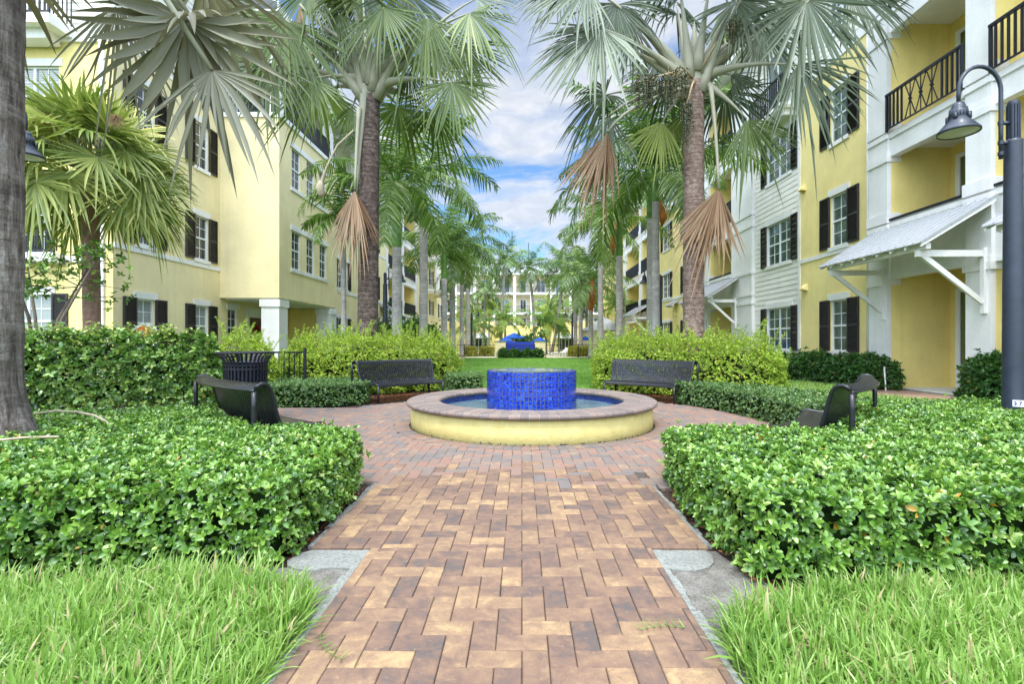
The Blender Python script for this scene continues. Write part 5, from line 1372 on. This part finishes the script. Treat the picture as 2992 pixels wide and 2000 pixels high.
rfans = [(1757, 83, 11.2, -.62, -.75, 1.85, 2.9, 0), (1738, 105, 11.6, -1, .05, 1.15, 1.5, 0), (1802, 13, 11.5, -.15, -1, 1.35, 3.6, 0), (1840, 60, 11.9, .15, -1, 1.2, 1.6, 0),
         (1720, -40, 11.3, -.8, -.25, 1.6, 3.2, 0), (2153, 0, 11.5, .2, -1, 1.45, 3.0, 0), (2110, 30, 12.2, .5, -1, 1.3, 2.0, 1), (2357, 0, 11.4, .35, -.95, 1.95, 3.5, 0), (2480, -30, 12.2, .8, -.5, 1.7, 2.6, 0),
         (2331, 191, 11.3, .55, -.85, 1.75, 2.5, 0), (2182, 348, 11.6, .42, -.9, 1.4, 2.1, 1), (2134, 217, 12.4, .85, -.6, 1.15, 2.0, 0), (1777, 338, 11.9, .0, -1, 1.25, 1.7, 0),
         (1936, 357, 11.9, -.35, -.95, 1.05, 1.9, 2), (1917, 179, 12.6, -.7, -.7, 1.05, 2.0, 0), (2000, 330, 12.6, -.4, -1, 1.1, 1.5, 2), (2230, 90, 12.8, .5, -.9, 1.5, 2.6, 0), (1640, -30, 12.4, -.7, -.5, 1.3, 3.0, 0)]
rdead = [((4.52, 11.55, 4.72), (4.40, 11.72, 7.15), [((-.56, 0, -1), 1.8, .62, 20), ((-.42, .12, -1), 1.6, .5, 16), ((.02, -.05, -1), 1.72, .66, 22), ((.05, .08, -1), 1.5, .55, 18), ((-.2, .1, -1), 1.5, .45, 14)], 1),
         ((1.98, 11.6, 6.05), (3.9, 11.8, 7.2), [((-.5, -.1, -1), 1.8, .6, 20), ((-.3, .1, -1), 1.65, .6, 18), ((-.05, 0, -1), 1.45, .5, 14)], 3)]
rp = custom_fans('silver_palm', (PX, PY, 0), 'silver blue fan palm right of the fountain, with dark fruit clusters and dead hanging fans', .25, .235, 7.38, 'bark_brown', rfans, rdead, 11, ('fan_silver', 'fan_green', 'fan_lime'), 9, (4.10, 12, 7.4))
mb = MB(); mb.lathe([(.20, 7.30), (.23, 7.42), (.21, 7.7), (.12, 8.2), (.001, 8.9)], 18, .02, 0); mb.build('crown_base', 'petiole', rp, True)
for c, n, rx, rz, sd in (((-.70, -.65, 7.25), 34, .34, .95, 5), ((-1.28, -.60, 7.15), 26, .26, .95, 6), ((-.36, -.6, 6.6), 20, .15, 1.15, 7), ((.68, -.65, 8.40), 24, .17, .70, 8)):
    fruit(rp, c, n, rx, rz, sd, (0, -.1, 7.4))
# left silver palm
LX, LY = -3.85, 12.5
lfans = [(835, 57, 11.8, -.15, -1, 1.85, 3.1, 0), (797, 185, 11.9, -.35, -.95, 1.5, 3.0, 0), (912, 230, 12.0, .05, -1, 1.1, 2.2, 0), (990, 38, 12.0, 0, -1, 1.2, 2.0, 0), (1122, 20, 11.7, .05, -1, 1.45, 2.6, 0),
         (1250, 51, 11.9, .0, -1, 1.7, 2.4, 0), (1371, 38, 11.8, .75, -.65, 1.45, 3.0, 0), (1352, 128, 12.1, .65, -.75, 1.35, 2.4, 0), (1320, 242, 11.8, .3, -1, 1.30, 3.6, 0), (1390, -5, 12.4, .95, .1, 1.2, 3.0, 1),
         (1030, 312, 12.6, -.5, -.8, .75, 2.0, 0), (752, 38, 12.2, -.8, -.4, 1.3, 3.0, 0), (1193, 210, 12.9, .3, -1, 1.0, 1.8, 0), (905, -30, 12.0, -.4, -1, 1.3, 2.4, 0), (1180, -30, 12.3, .3, -1, 1.5, 2.8, 1),
         (1060, -10, 12.8, 0, -1, 1.6, 2.4, 0), (870, 150, 12.8, -.6, -.8, 1.2, 2.2, 0), (1260, 110, 12.8, .7, -.7, 1.4, 2.2, 0), (960, 120, 13, -.3, -1, 1.2, 1.8, 1), (1043, 562, 12.2, -.15, -1, 1.35, .7, 0)]
ldead = [((-4.0, 12.05, 4.85), (-3.95, 12.2, 6.9), [((-.12, -.1, -1), 1.5, .66, 24), ((.16, .05, -1), 1.48, .6, 20), ((-.25, .1, -1), 1.3, .5, 16), ((.02, -.2, -1), 1.45, .5, 18)], 4), ((-5.25, 11.9, 9.2), (-4.2, 12.1, 8.4), [((0, 0, -1), 1.35, .42, 14)], 5)]
lp = custom_fans('silver_palm', (LX, LY, 0), 'dark trunked green fan palm left of the lawn, pale dead fans on its left', .255, .225, 7.3, 'bark_dark', lfans, ldead, 23, ('fan_green', 'fan_silver'), 9, (-3.76, 12.5, 7.5))
mb = MB(); mb.lathe([(.20, 7.22), (.23, 7.4), (.21, 7.75), (.12, 8.2), (.001, 8.9)], 18, .09, 0); mb.build('crown_base', 'petiole', lp, True)
mb = MB(); mb.tube([(-.2, -.4, 6.3), (-.55, -.5, 5.9), (-.80, -.5, 5.4), (-.93, -.5, 5.0), (-.97, -.5, 4.85)], [.022, .02, .022, .05, .02], 8); mb.tube([(-.93, -.5, 5.05), (-.98, -.5, 4.9), (-.92, -.5, 4.72), (-.98, -.5, 4.66)], [.05, .10, .085, .01], 10)
mb.build('seed_sheath', 'dry_leaf', lp, True)
# big near palm at the left edge
npb = (-4.42, 4.0, 0)
nr = thing('silver_palm', 'massive grey palm trunk at the left edge, big fans hanging above', 'palm tree', npb)
trunk_obj(nr, (0, 0, 0), (.0, .05, 5.6), .335, .31, 'bark_grey', flare=.95, n=40)
rg = np.random.RandomState(3); parts = []; mp = MB()
def near_fan(h, d, u, Rr, ns, span, droop, **k):
    hh = np.array(h, float)-np.array(npb); parts.append(fan_leaf(hh, d, u, Rr, ns, span, droop, rg, k.get('split', .48), k.get('cup', .15), fold=.35)); 
    c0 = np.array((.1, .1, 5.5)); mid = (c0+hh)/2+np.array((0, 0, .35)); q = [c0+(mid-c0)*t*2 if t < .5 else mid+(hh-mid)*(t-.5)*2 for t in np.linspace(0, 1, 9)]
    mp.tube(q, list(np.linspace(.05, .022, 9)), 8)
near_fan((-3.33, 5.05, 4.38), (-.12, .12, -1), (.15, -1, .25), 1.22, 21, 4.2, .15, split=.36)
near_fan((-3.33, 5.0, 4.40), (-.10, .0, -1), (.15, -1, .2), .95, 13, 3.4, .1, split=.5)
near_fan((-3.27, 4.95, 4.42), (.45, -.25, .1), (.1, -.6, 1), .42, 16, 4.6, .6, split=.6)
near_fan((-3.05, 4.95, 3.88), (.25, -.1, -1), (.1, -1, .1), .85, 17, 2.5, .3, split=.42)
near_fan((-4.25, 5.3, 4.75), (.05, .3, -1), (.0, -1, .3), 1.05, 26, 2.4, .15, split=.35)
near_fan((-3.9, 6.2, 5.6), (.3, .8, -.1), (0, -.2, 1), 1.3, 30, 4.8, .6)
near_fan((-5.6, 5.0, 5.4), (-.9, .6, -.2), (0, 0, 1), 1.3, 30, 4.8, .5)
near_fan((-3.4, 3.0, 6.3), (.7, -.6, -.1), (0, 0, 1), 1.3, 30, 4.8, .5); near_fan((-5.4, 2.8, 6.2), (-.7, -.6, 0), (0, 0, 1), 1.3, 30, 4.8, .5); near_fan((-4.3, 4.4, 7.3), (.1, .2, 1), (0, -1, .2), 1.3, 30, 4.8, .5)
leaf_obj('crown', parts, 'fan_near', nr); mp.build('leaf_stalks', 'petiole', nr, True)
# cabbage palm
sp_, tp = fan_palm('cabbage_palm', 'dense round headed green fan palm with reddish trunk against the left building', (-8.95, 10.5, 0), (-8.93, 10.4, 4.55), .155, .15, 'bark_sabal', 'fan_sabal', 58, 31, 1.08, 1.12,
    nseg=36, droop=.30, elr=(-26, 88), pr=.018, tilt=8, span=4.6, split=.42)
mb = MB(); rg = np.random.RandomState(2)
for k in range(160):
    d = nrmz(rg.normal(size=3)); p = np.array((1.2, -.9, 5.46)); mb.tube([p, p+d*.07+(0, 0, -.01), p+d*.15+(0, 0, -.05)], [.004, .003, .002], 4)
mb.build('flower_stalk', 'fan_dead', sp_)

def pinnate(c0, az, el, ln, bend, nl, ll, rng, parts, mp, roll=0, lw=.042, droopl=.45):
    c0 = np.array(c0, float); n = 22; pts = [c0]; e = el; st = ln/n; dirs = []
    side0 = np.array((-math.sin(az), math.cos(az), 0))
    a = az
    for i in range(n):
        t = i/n; e = el-bend*t**1.25; a = az+roll*t
        d = np.array((math.cos(a)*math.cos(e), math.sin(a)*math.cos(e), math.sin(e))); dirs.append(d); pts.append(pts[-1]+d*st)
    mp.tube(pts[::3]+[pts[-1]], list(np.linspace(.030, .006, len(pts[::3])+1)), 5)
    P = np.array(pts); Dd = np.array(dirs+[dirs[-1]])
    m = nl*2; t = np.repeat(np.linspace(.10, .995, nl), 2); s = np.tile((-1, 1), nl)
    C = np.stack([np.interp(t*n, np.arange(n+1), P[:, k]) for k in range(3)], 1); DD = nrmz(np.stack([np.interp(t*n, np.arange(n+1), Dd[:, k]) for k in range(3)], 1))
    sd = side0[None, :]*s[:, None]; up = np.cross(DD, side0[None, :]); up = np.where((up[:, 2] < 0)[:, None], -up, up)
    lift = rng.uniform(-.35, .45, m)[:, None]
    D = sd*.85+DD*.55+up*lift; L = ll*np.clip(np.sin(pi*(.16+.80*t)), .12, 1)**.7*rng.uniform(.85, 1.1, m)
    Nn = up+rng.normal(0, .3, (m, 3))
    b = np.zeros((m, 3)); b[:, 2] = -L*droopl*rng.uniform(.6, 1.4, m)
    T = (np.array([(-.3, 0, 0), (.3, 0, 0), (-.5, .3, 0), (.5, .3, 0), (-.4, .68, 0), (.4, .68, 0), (0, 1, 0)]), [(0, 1, 3, 2), (2, 3, 5, 4), (4, 5, 6)])
    rr = np.clip(rng.uniform(0, .45)+rng.uniform(0, .5, m), 0, .98)
    parts.append(leaf_arr(C, D, Nn, L, np.full(m, lw), T, rr, b))
def crown_mesh(seed, nf, ln, ll, nl, mat, el0=-22, el1=86, bend=1.9, spear=True, lw=.045, dl=.55):
    rng = np.random.RandomState(seed); parts = []; mp = MB()
    for i in range(nf):
        f = (i+.5)/nf; az = i*2.39996+rng.uniform(-.25, .25); el = R(el0+(el1-el0)*f**.8+rng.uniform(-6, 6))
        pinnate((.05*math.cos(az), .05*math.sin(az), 0), az, el, ln*rng.uniform(.85, 1.08), bend*rng.uniform(.8, 1.15)*(1-.42*f), nl, ll, rng, parts, mp, rng.uniform(-.3, .3), lw, dl)
    return parts, mp
def feather_palm(name, label, x, y, ztop, r, seed, bark='bark_royal', mat='frond_green', shaft=1.1, shaftmat='green_shaft', nf=15, ln=4.0, ll=.82, nl=50, lean=(0, 0), group=None, el0=-8, bow=(0, 0), bend=1.95, sheath=None, lw=.06, dl=.55):
    root = thing(name, label, 'palm tree', (x, y, 0), 0, group)
    top = (lean[0], lean[1], ztop)
    trunk_obj(root, (0, 0, 0), top, r*1.05, r*.86, bark, bow, flare=.25, n=16)
    if shaft:
        mb = MB(); mb.lathe([(r*.87, ztop), (r*.98, ztop+.12), (r*.85, ztop+shaft*.5), (r*.5, ztop+shaft), (.02, ztop+shaft*1.25)], 16, lean[0], lean[1]); mb.build('crownshaft', shaftmat, root, True)
    parts, mp = cached(('crown', seed, nf, ln, ll, nl, mat, el0, bend, lw), lambda: crown_mesh(seed, nf, ln, ll, nl, mat, el0, 86, bend, lw=lw, dl=dl))
    key = ('crownme', seed, nf, ln, ll, nl, mat, el0, bend, lw)
    if key not in CACHE:
        o = leaf_obj('crown', parts, mat, root); o2 = mp.build('leaf_stalks', 'green_shaft', root)
        CACHE[key] = (o.data, o2.data)
    else:
        o = link('crown', CACHE[key][0], root); o2 = link('leaf_stalks', CACHE[key][1], root)
    rz = seed*1.3+x
    for q in (o, o2): q.location = (lean[0], lean[1], ztop+shaft*.95); q.rotation_euler = (0, 0, rz)
    if sheath:
        mb = MB(); s = sheath; mb.tube([(lean[0]+s[0]*.3, -r, ztop+s[2]+.5), (lean[0]+s[0], -r-.1, ztop+s[2]), (lean[0]+s[0]*1.3, -r-.1, ztop+s[2]-s[1]*.6), (lean[0]+s[0]*1.15, -r-.05, ztop+s[2]-s[1])], [.05, .12, .15, .02], 8); mb.build('dry_sheath', 'orange_sheath', root, True)
    return root
RG = 'royal palms in two rows beside the lawn'
royals = [(-4.3, 17.3, 4.45, .175, 41, 'nearest royal palm of the left row, just right of the dark trunk', None, 2.3), (-4.3, 22, 6.2, .19, 42, 'second royal palm of the left row, tall grey trunk with a reddish band', None, 1.9),
          (-4.3, 27.8, 4.7, .17, 43, 'third royal palm of the left row, its fronds hang lowest', None, 1.9), (-4.28, 31, 5.9, .19, 41, 'fourth royal palm of the left row, beside a distant lamp post', None, 1.1),
          (-4.6, 38.6, 5.6, .18, 42, 'fifth royal palm of the left row, reddish trunk just behind the fence', None, 1.3), (-4.7, 44, 6.8, .18, 43, 'last royal palm of the left row, pale thin trunk inside the pool fence', None, 1.2),
          (5.0, 19.4, 5.95, .195, 43, 'nearest royal palm of the right row, thick grey trunk with a brown sheath', (.28, .7, .35), 1.9), (5.0, 25.8, 5.6, .19, 41, 'second royal palm of the right row, with an orange curled sheath', (-.32, 1.3, 1.3), 2.1),
          (5.0, 32, 6.3, .185, 42, 'third royal palm of the right row, green shaft above a banded trunk', None, 2.2), (5.08, 37.1, 3.5, .18, 43, 'fourth royal palm of the right row, with a long bright orange sheath at the fence', (.1, 2.2, 2.1), 2.0),
          (4.9, 42, 5.5, .18, 41, 'fifth royal palm of the right row, grey trunk inside the pool fence', None, 1.5), (4.95, 46.5, 5.6, .17, 42, 'last royal palm of the right row, thin trunk inside the pool fence', None, 1.5)]
for x, y, zt, r, sd, lab, sh_, shf in royals:
    feather_palm('royal_palm', lab, x, y, zt, r, sd, group=RG, sheath=sh_, shaft=shf, shaftmat='green_shaft' if (x, y) != (5.08, 37.1) else 'orange_sheath')
CG = 'tall slender palms round the pool'
for x, y, zt, ln_, sd, lab, bow in ((-2.1, 50, 9.2, (.45, 0), 51, 'slender tall palm left of centre with a reddish upper trunk', (-.1, 0)), (1.3, 52, 8.9, (-.55, 0), 52, 'slender tall palm at the centre of the court', (.15, 0)),
                                (3.0, 51, 8.8, (1.05, 0), 51, 'slender tall palm right of centre leaning to the right', (.25, 0)), (-4.2, 54, 6.5, (.3, 0), 52, 'slender palm further left behind the pool', (0, 0)), (6.6, 52, 6.2, (.2, 0), 51, 'slender palm right of the pool beside the pavilion', (0, 0))):
    feather_palm('coconut_palm', lab, x, y, zt, .15, sd, 'bark_royal', 'frond_green', 0, nf=15, ln=3.1, ll=.8, nl=34, lean=ln_, group=CG, el0=-40, bow=bow, bend=1.7, lw=.07)
YG = 'small yellowish palms round the pool'
for x, y, zt, sd, lab in ((-4.6, 49, 2.7, 61, 'small yellowish palm behind the left pool fence'), (-1.6, 48, 3.2, 62, 'small yellow fronded palm above the blue parasol'), (2.3, 48, 3.1, 61, 'small yellowish palm above the right blue parasol'),
                      (3.9, 53, 3.3, 62, 'small yellow palm right of the leaning slender palm'), (-3.9, 60, 5.6, 61, 'pale green palm mass left of the far balconies'), (3.3, 60, 5.2, 62, 'pale green palm right of the far balconies'), (-6.2, 56, 4.6, 62, 'pale green palm far left behind the royal row'),
                      (8.6, 46, 4.6, 61, 'pale green palm far right above the pavilion'), (10.5, 55, 5.2, 62, 'pale green palm at the far right, behind the pavilion'), (6.5, 60, 5.4, 61, 'pale green palm between the right royal row and the far building')):
    feather_palm('young_palm', lab, x, y, zt, .11, sd, 'bark_royal', 'frond_yellow', 0, nf=14, ln=2.7, ll=.7, nl=30, group=YG, el0=-30, bend=1.8, lw=.075)
feather_palm('arching_palm', 'small feathery green palm between the left silver palm and the building wall', -6.2, 17.5, 5.0, .09, 71, nf=9, shaft=.5, ln=1.7, ll=.5, nl=30)
feather_palm('arching_palm', 'dense green feather palm behind the fruit clusters of the right silver palm', 4.2, 15.8, 5.6, .13, 42, nf=15, shaft=.8)

# small broadleaf tree behind the near trunk, dark bushes by the left building
def broad_tree(name, label, base, h, R_, nleaf, L, mat, seed, cz, stems=5, cat='tree'):
    rg = np.random.RandomState(seed); root = thing(name, label, cat, base)
    mb = MB(); P = []; A = []
    for k in range(stems):
        a = 2*pi*k/stems+rg.uniform(-.4, .4); e = np.array((math.cos(a)*R_*rg.uniform(.5, .95), math.sin(a)*R_*rg.uniform(.5, .95), cz+rg.uniform(-.2, .35)*R_))
        mid = np.array((e[0]*.35, e[1]*.35, cz*.6)); mb.tube([(0, 0, 0), mid, e], [.045, .028, .01], 7)
        for q in range(6):
            t = rg.uniform(.3, 1); o_ = mid+(e-mid)*t; e2 = o_+rg.normal(0, .38*R_, 3)*(1, 1, .6); mb.tube([o_, (o_+e2)/2+(0, 0, .03), e2], [.012, .008, .003], 5)
            n = int(nleaf/stems/6); tt = rg.uniform(.1, 1.05, n)[:, None]; P.append(o_+(e2-o_)*tt+rg.normal(0, .09*R_+.03, (n, 3))); aa = rg.normal(0, .6, (n, 3)); aa[:, 2] += .8; A.append(aa)
    mb.build('trunk', 'bark_stem', root, True)
    leaf_obj('crown', [rosettes(np.concatenate(P), np.concatenate(A), 4, L, .5, T_HI, 0, 50)], mat, root); return root
broad_tree('small_tree', 'small leafy tree with a slanting branch between the big grey trunk and the cabbage palm', (-8.9, 9.3, 0), 3, 1.15, 380, .10, 'leaf_ficus', 4, 2.75)
broad_tree('dark_bush', 'tall dark bush against the left building beyond the first royal palm', (-6.3, 26, 0), 3, 1.5, 1500, .14, 'leaf_dark', 5, 1.7, 7, 'bush')
broad_tree('dark_bush', 'tall dark bush against the left building beside the second royal palm', (-6.6, 33, 0), 3, 1.8, 1500, .16, 'leaf_dark', 6, 2.0, 7, 'bush')
broad_tree('dark_bush', 'dark rounded bush behind the pool wall under the blue parasols', (.2, 47, 0), 2, 2.0, 1600, .2, 'leaf_dark', 7, 1.2, 8, 'bush')

# ------------------------------------------------------------------ fences, pool wall, parasols
def fence(name, label, x0, y0, x1, y1, h, group, z0=.0, post=1.9):
    mb = MB(); L = math.hypot(x1-x0, y1-y0); ux, uy = (x1-x0)/L, (y1-y0)/L
    P = lambda s, z: (x0+ux*s, y0+uy*s, z)
    mb.bar(P(0, h-.02), P(L, h-.02), .03, .035); mb.bar(P(0, z0+.14), P(L, z0+.14), .025, .03)
    n = int(L/.115)
    for k in range(n+1): s = L*k/n; mb.bar(P(s, z0+.06), P(s, h-.04), .018, .018, (1, 0, 0))
    root = thing(name, label, 'fence', (0, 0, 0), 0, group); mb.build('pickets', 'black_metal', root)
    m = max(1, int(L/post))
    for k in range(m+1):
        s = L*k/m; pm = MB(); pm.bar(P(s, 0), P(s, h+.08), .05, .05, (1, 0, 0)); pm.build('post', 'black_metal', root)
    return root
FG = 'black metal picket fences'
fence('picket_fence', 'black picket fence of the pool, left of the yellow pillars', -6.6, 37.6, -2.0, 37.6, 1.0, FG)
fence('picket_fence', 'black picket fence of the pool, right of the yellow pillars', 1.8, 37.6, 6.6, 37.6, 1.0, FG)
fence('picket_fence', 'low black fence panel in front of the blue tiled wall', -1.18, 37.45, .95, 37.45, .98, FG)
fence('picket_fence', 'black picket fence beside the litter bin, in front of the white columns', -6.4, 10.75, -4.55, 10.55, 1.0, FG)
fence('picket_fence', 'black picket fence half hidden behind the tall ficus hedge', -9.4, 8.9, -5.2, 9.25, .95, FG)
for x, lab in ((-1.60, 'left yellow pillar beside the blue tiled wall'), (1.35, 'right yellow pillar beside the blue tiled wall')):
    t = thing('pillar', lab, 'pillar', (x, 37.7, 0)); mb = MB(); mb.box(-.40, .40, -.2, .2, 0, 1.22); mb.build('shaft', 'yellow_left', t); mb = MB(); mb.box(-.44, .44, -.24, .24, 1.22, 1.28); mb.build('cap', 'concrete', t)
mb = MB(); mb.box(-1.19, .94, 37.7, 38.2, 0, 1.2); tag(mb.build('tiled_wall', 'blue_wall'), 'bright blue tiled wall between the two yellow pillars', 'tiled wall')
for x, y, r, h, lab in ((-.68, 45, .95, 2.03, 'blue parasol with the highest peak behind the blue tiled wall'), (-1.35, 43, .62, 1.58, 'low blue parasol just behind the left yellow pillar'), (1.55, 44, .62, 1.6, 'low blue parasol just behind the right yellow pillar'), (5.9, 47, .7, 1.75, 'blue parasol far right behind the fence')):
    t = thing('parasol', lab, 'parasol', (x, y, 0), 0, 'blue pool parasols'); mb = MB()
    ring = [(r*math.cos(a), r*math.sin(a), h-.42*r/.95) for a in np.linspace(0, 2*pi, 9)[:-1]]
    mb.add([(0, 0, h)]+ring+[(p[0], p[1], p[2]-.10) for p in ring], [(0, k+1, (k+1) % 8+1) for k in range(8)]+[(k+1, (k+1) % 8+1, (k+1) % 8+9, k+9) for k in range(8)]); mb.build('canopy', 'blue_canvas', t)
    mb = MB(); mb.tube([(0, 0, 0), (0, 0, h+.05)], .025, 8); mb.build('pole', 'white_plastic', t)
for x, y, rz, lab in ((3.0, 41.3, .5, 'white lounger seen through the right pool fence'), (-2.6, 43, -.6, 'white lounger seen through the left pool fence')):
    t = thing('sun_lounger', lab, 'lounger', (x, y, 0), rz, 'white pool loungers'); mb = MB(); mb.box(-.6, .5, -.3, .3, .26, .34); mb.build('seat', 'white_plastic', t)
    mb = MB(); mb.bar((.5, 0, .30), (.95, 0, .72), .6, .07); mb.build('backrest', 'white_plastic', t)
    for sx in (-.5, .4):
        for sy in (-.25, .25): mb = MB(); mb.box(sx-.03, sx+.03, sy-.03, sy+.03, 0, .26); mb.build('leg', 'white_plastic', t)
# planter pot behind the short fence
t = thing('plant_pot', 'pale green pot with a small dark red plant behind the fence by the litter bin', 'plant pot', (-5.05, 11.0, 0))
mb = MB(); mb.lathe([(.001, 0), (.12, 0), (.17, .36), (.185, .36), (.185, .40), (.16, .40), (.15, .33), (.001, .33)], 20); mb.build('pot', 'pot_green', t, True)
C = rs.normal(0, .07, (60, 3))+np.array((0, 0, .48)); leaf_obj('plant', [rosettes(C, rs.normal(0, .3, C.shape)+np.array((0, 0, 1)), 4, .08, .5, T_MID, 10, 60)], 'leaf_dark', t)
# oval sign on the lawn behind the hedge
sg = thing('oval_sign', 'rounded white rimmed orange sign just above the tall hedge by the left building', 'sign', (-8.25, 11.0, 1.25))
mb = MB(); n = 40
def oval(mb, a, b, y0, y1, cz=0):
    pts = [(a*math.cos(t), b*math.sin(t)) for t in np.linspace(0, 2*pi, n, endpoint=False)]
    vs = [(p[0], y0, cz+p[1]) for p in pts]+[(p[0], y1, cz+p[1]) for p in pts]
    mb.add(vs, [tuple(range(n)), tuple(range(2*n-1, n-1, -1))]+[(i, (i+1) % n, n+(i+1) % n, n+i) for i in range(n)])
oval(mb, .32, .36, 0, .04); mb.build('board', 'plate_white', sg)
mb = MB(); oval(mb, .30, .34, -.003, .0); mb.build('rim_line', 'ink_blue', sg); mb = MB(); oval(mb, .292, .332, -.006, -.003); mb.build('inner_rim', 'plate_white', sg)
mb = MB(); oval(mb, .265, .305, -.010, -.006); mb.build('face', 'sign_orange', sg)
figs('We', (-.17, -.0125, .13), .11, (sg, 'plate_white', 'lettering'))
mb = MB(); mb.box(-.03, .03, .04, .09, -1.18, .1); mb.build('post', 'white_plastic', sg)
# marker stake by the porch, fallen palm spathes on the hedge
t = thing('marker_stake', 'thin white stake with a black cap by the porch column', 'stake', (8.86, 12.25, 0)); mb = MB(); mb.tube([(0, 0, 0), (-.04, 0, .60)], .017, 8); mb.build('stake', 'white_plastic', t); mb = MB(); mb.tube([(-.04, 0, .60), (-.043, 0, .65)], .02, 8); mb.build('cap', 'black_metal', t)
def spathe(lab, pts, w_):
    mb = MB(); n = len(pts); vs = []
    for i, p in enumerate(pts):
        t = i/(n-1); hw = w_*math.sin(pi*min(.98, .15+.75*t))*(1 if t < .9 else .5); vs += [(p[0], p[1]-hw, p[2]), (p[0], p[1], p[2]+.012), (p[0], p[1]+hw, p[2]), (p[0], p[1], p[2]-.008)]
    fs = []
    for i in range(n-1):
        for j in range(4): fs.append((i*4+j, i*4+(j+1) % 4, i*4+4+(j+1) % 4, i*4+4+j))
    mb.add(vs, fs); tag(mb.build('fallen_frond', 'dry_leaf', None, True), lab, 'fallen frond')
spathe('dry tan palm spathe lying on the left hedge beside the big trunk', [(-4.6, 4.75, .52), (-4.35, 4.72, .55), (-4.1, 4.65, .55), (-3.85, 4.55, .53), (-3.65, 4.42, .50), (-3.5, 4.3, .46)], .022)
spathe('dry pale palm spathe at the left edge, in front of the big trunk', [(-4.0, 3.55, .46), (-3.8, 3.6, .49), (-3.6, 3.68, .50), (-3.45, 3.75, .49)], .018)
bpy.context.view_layer.update()
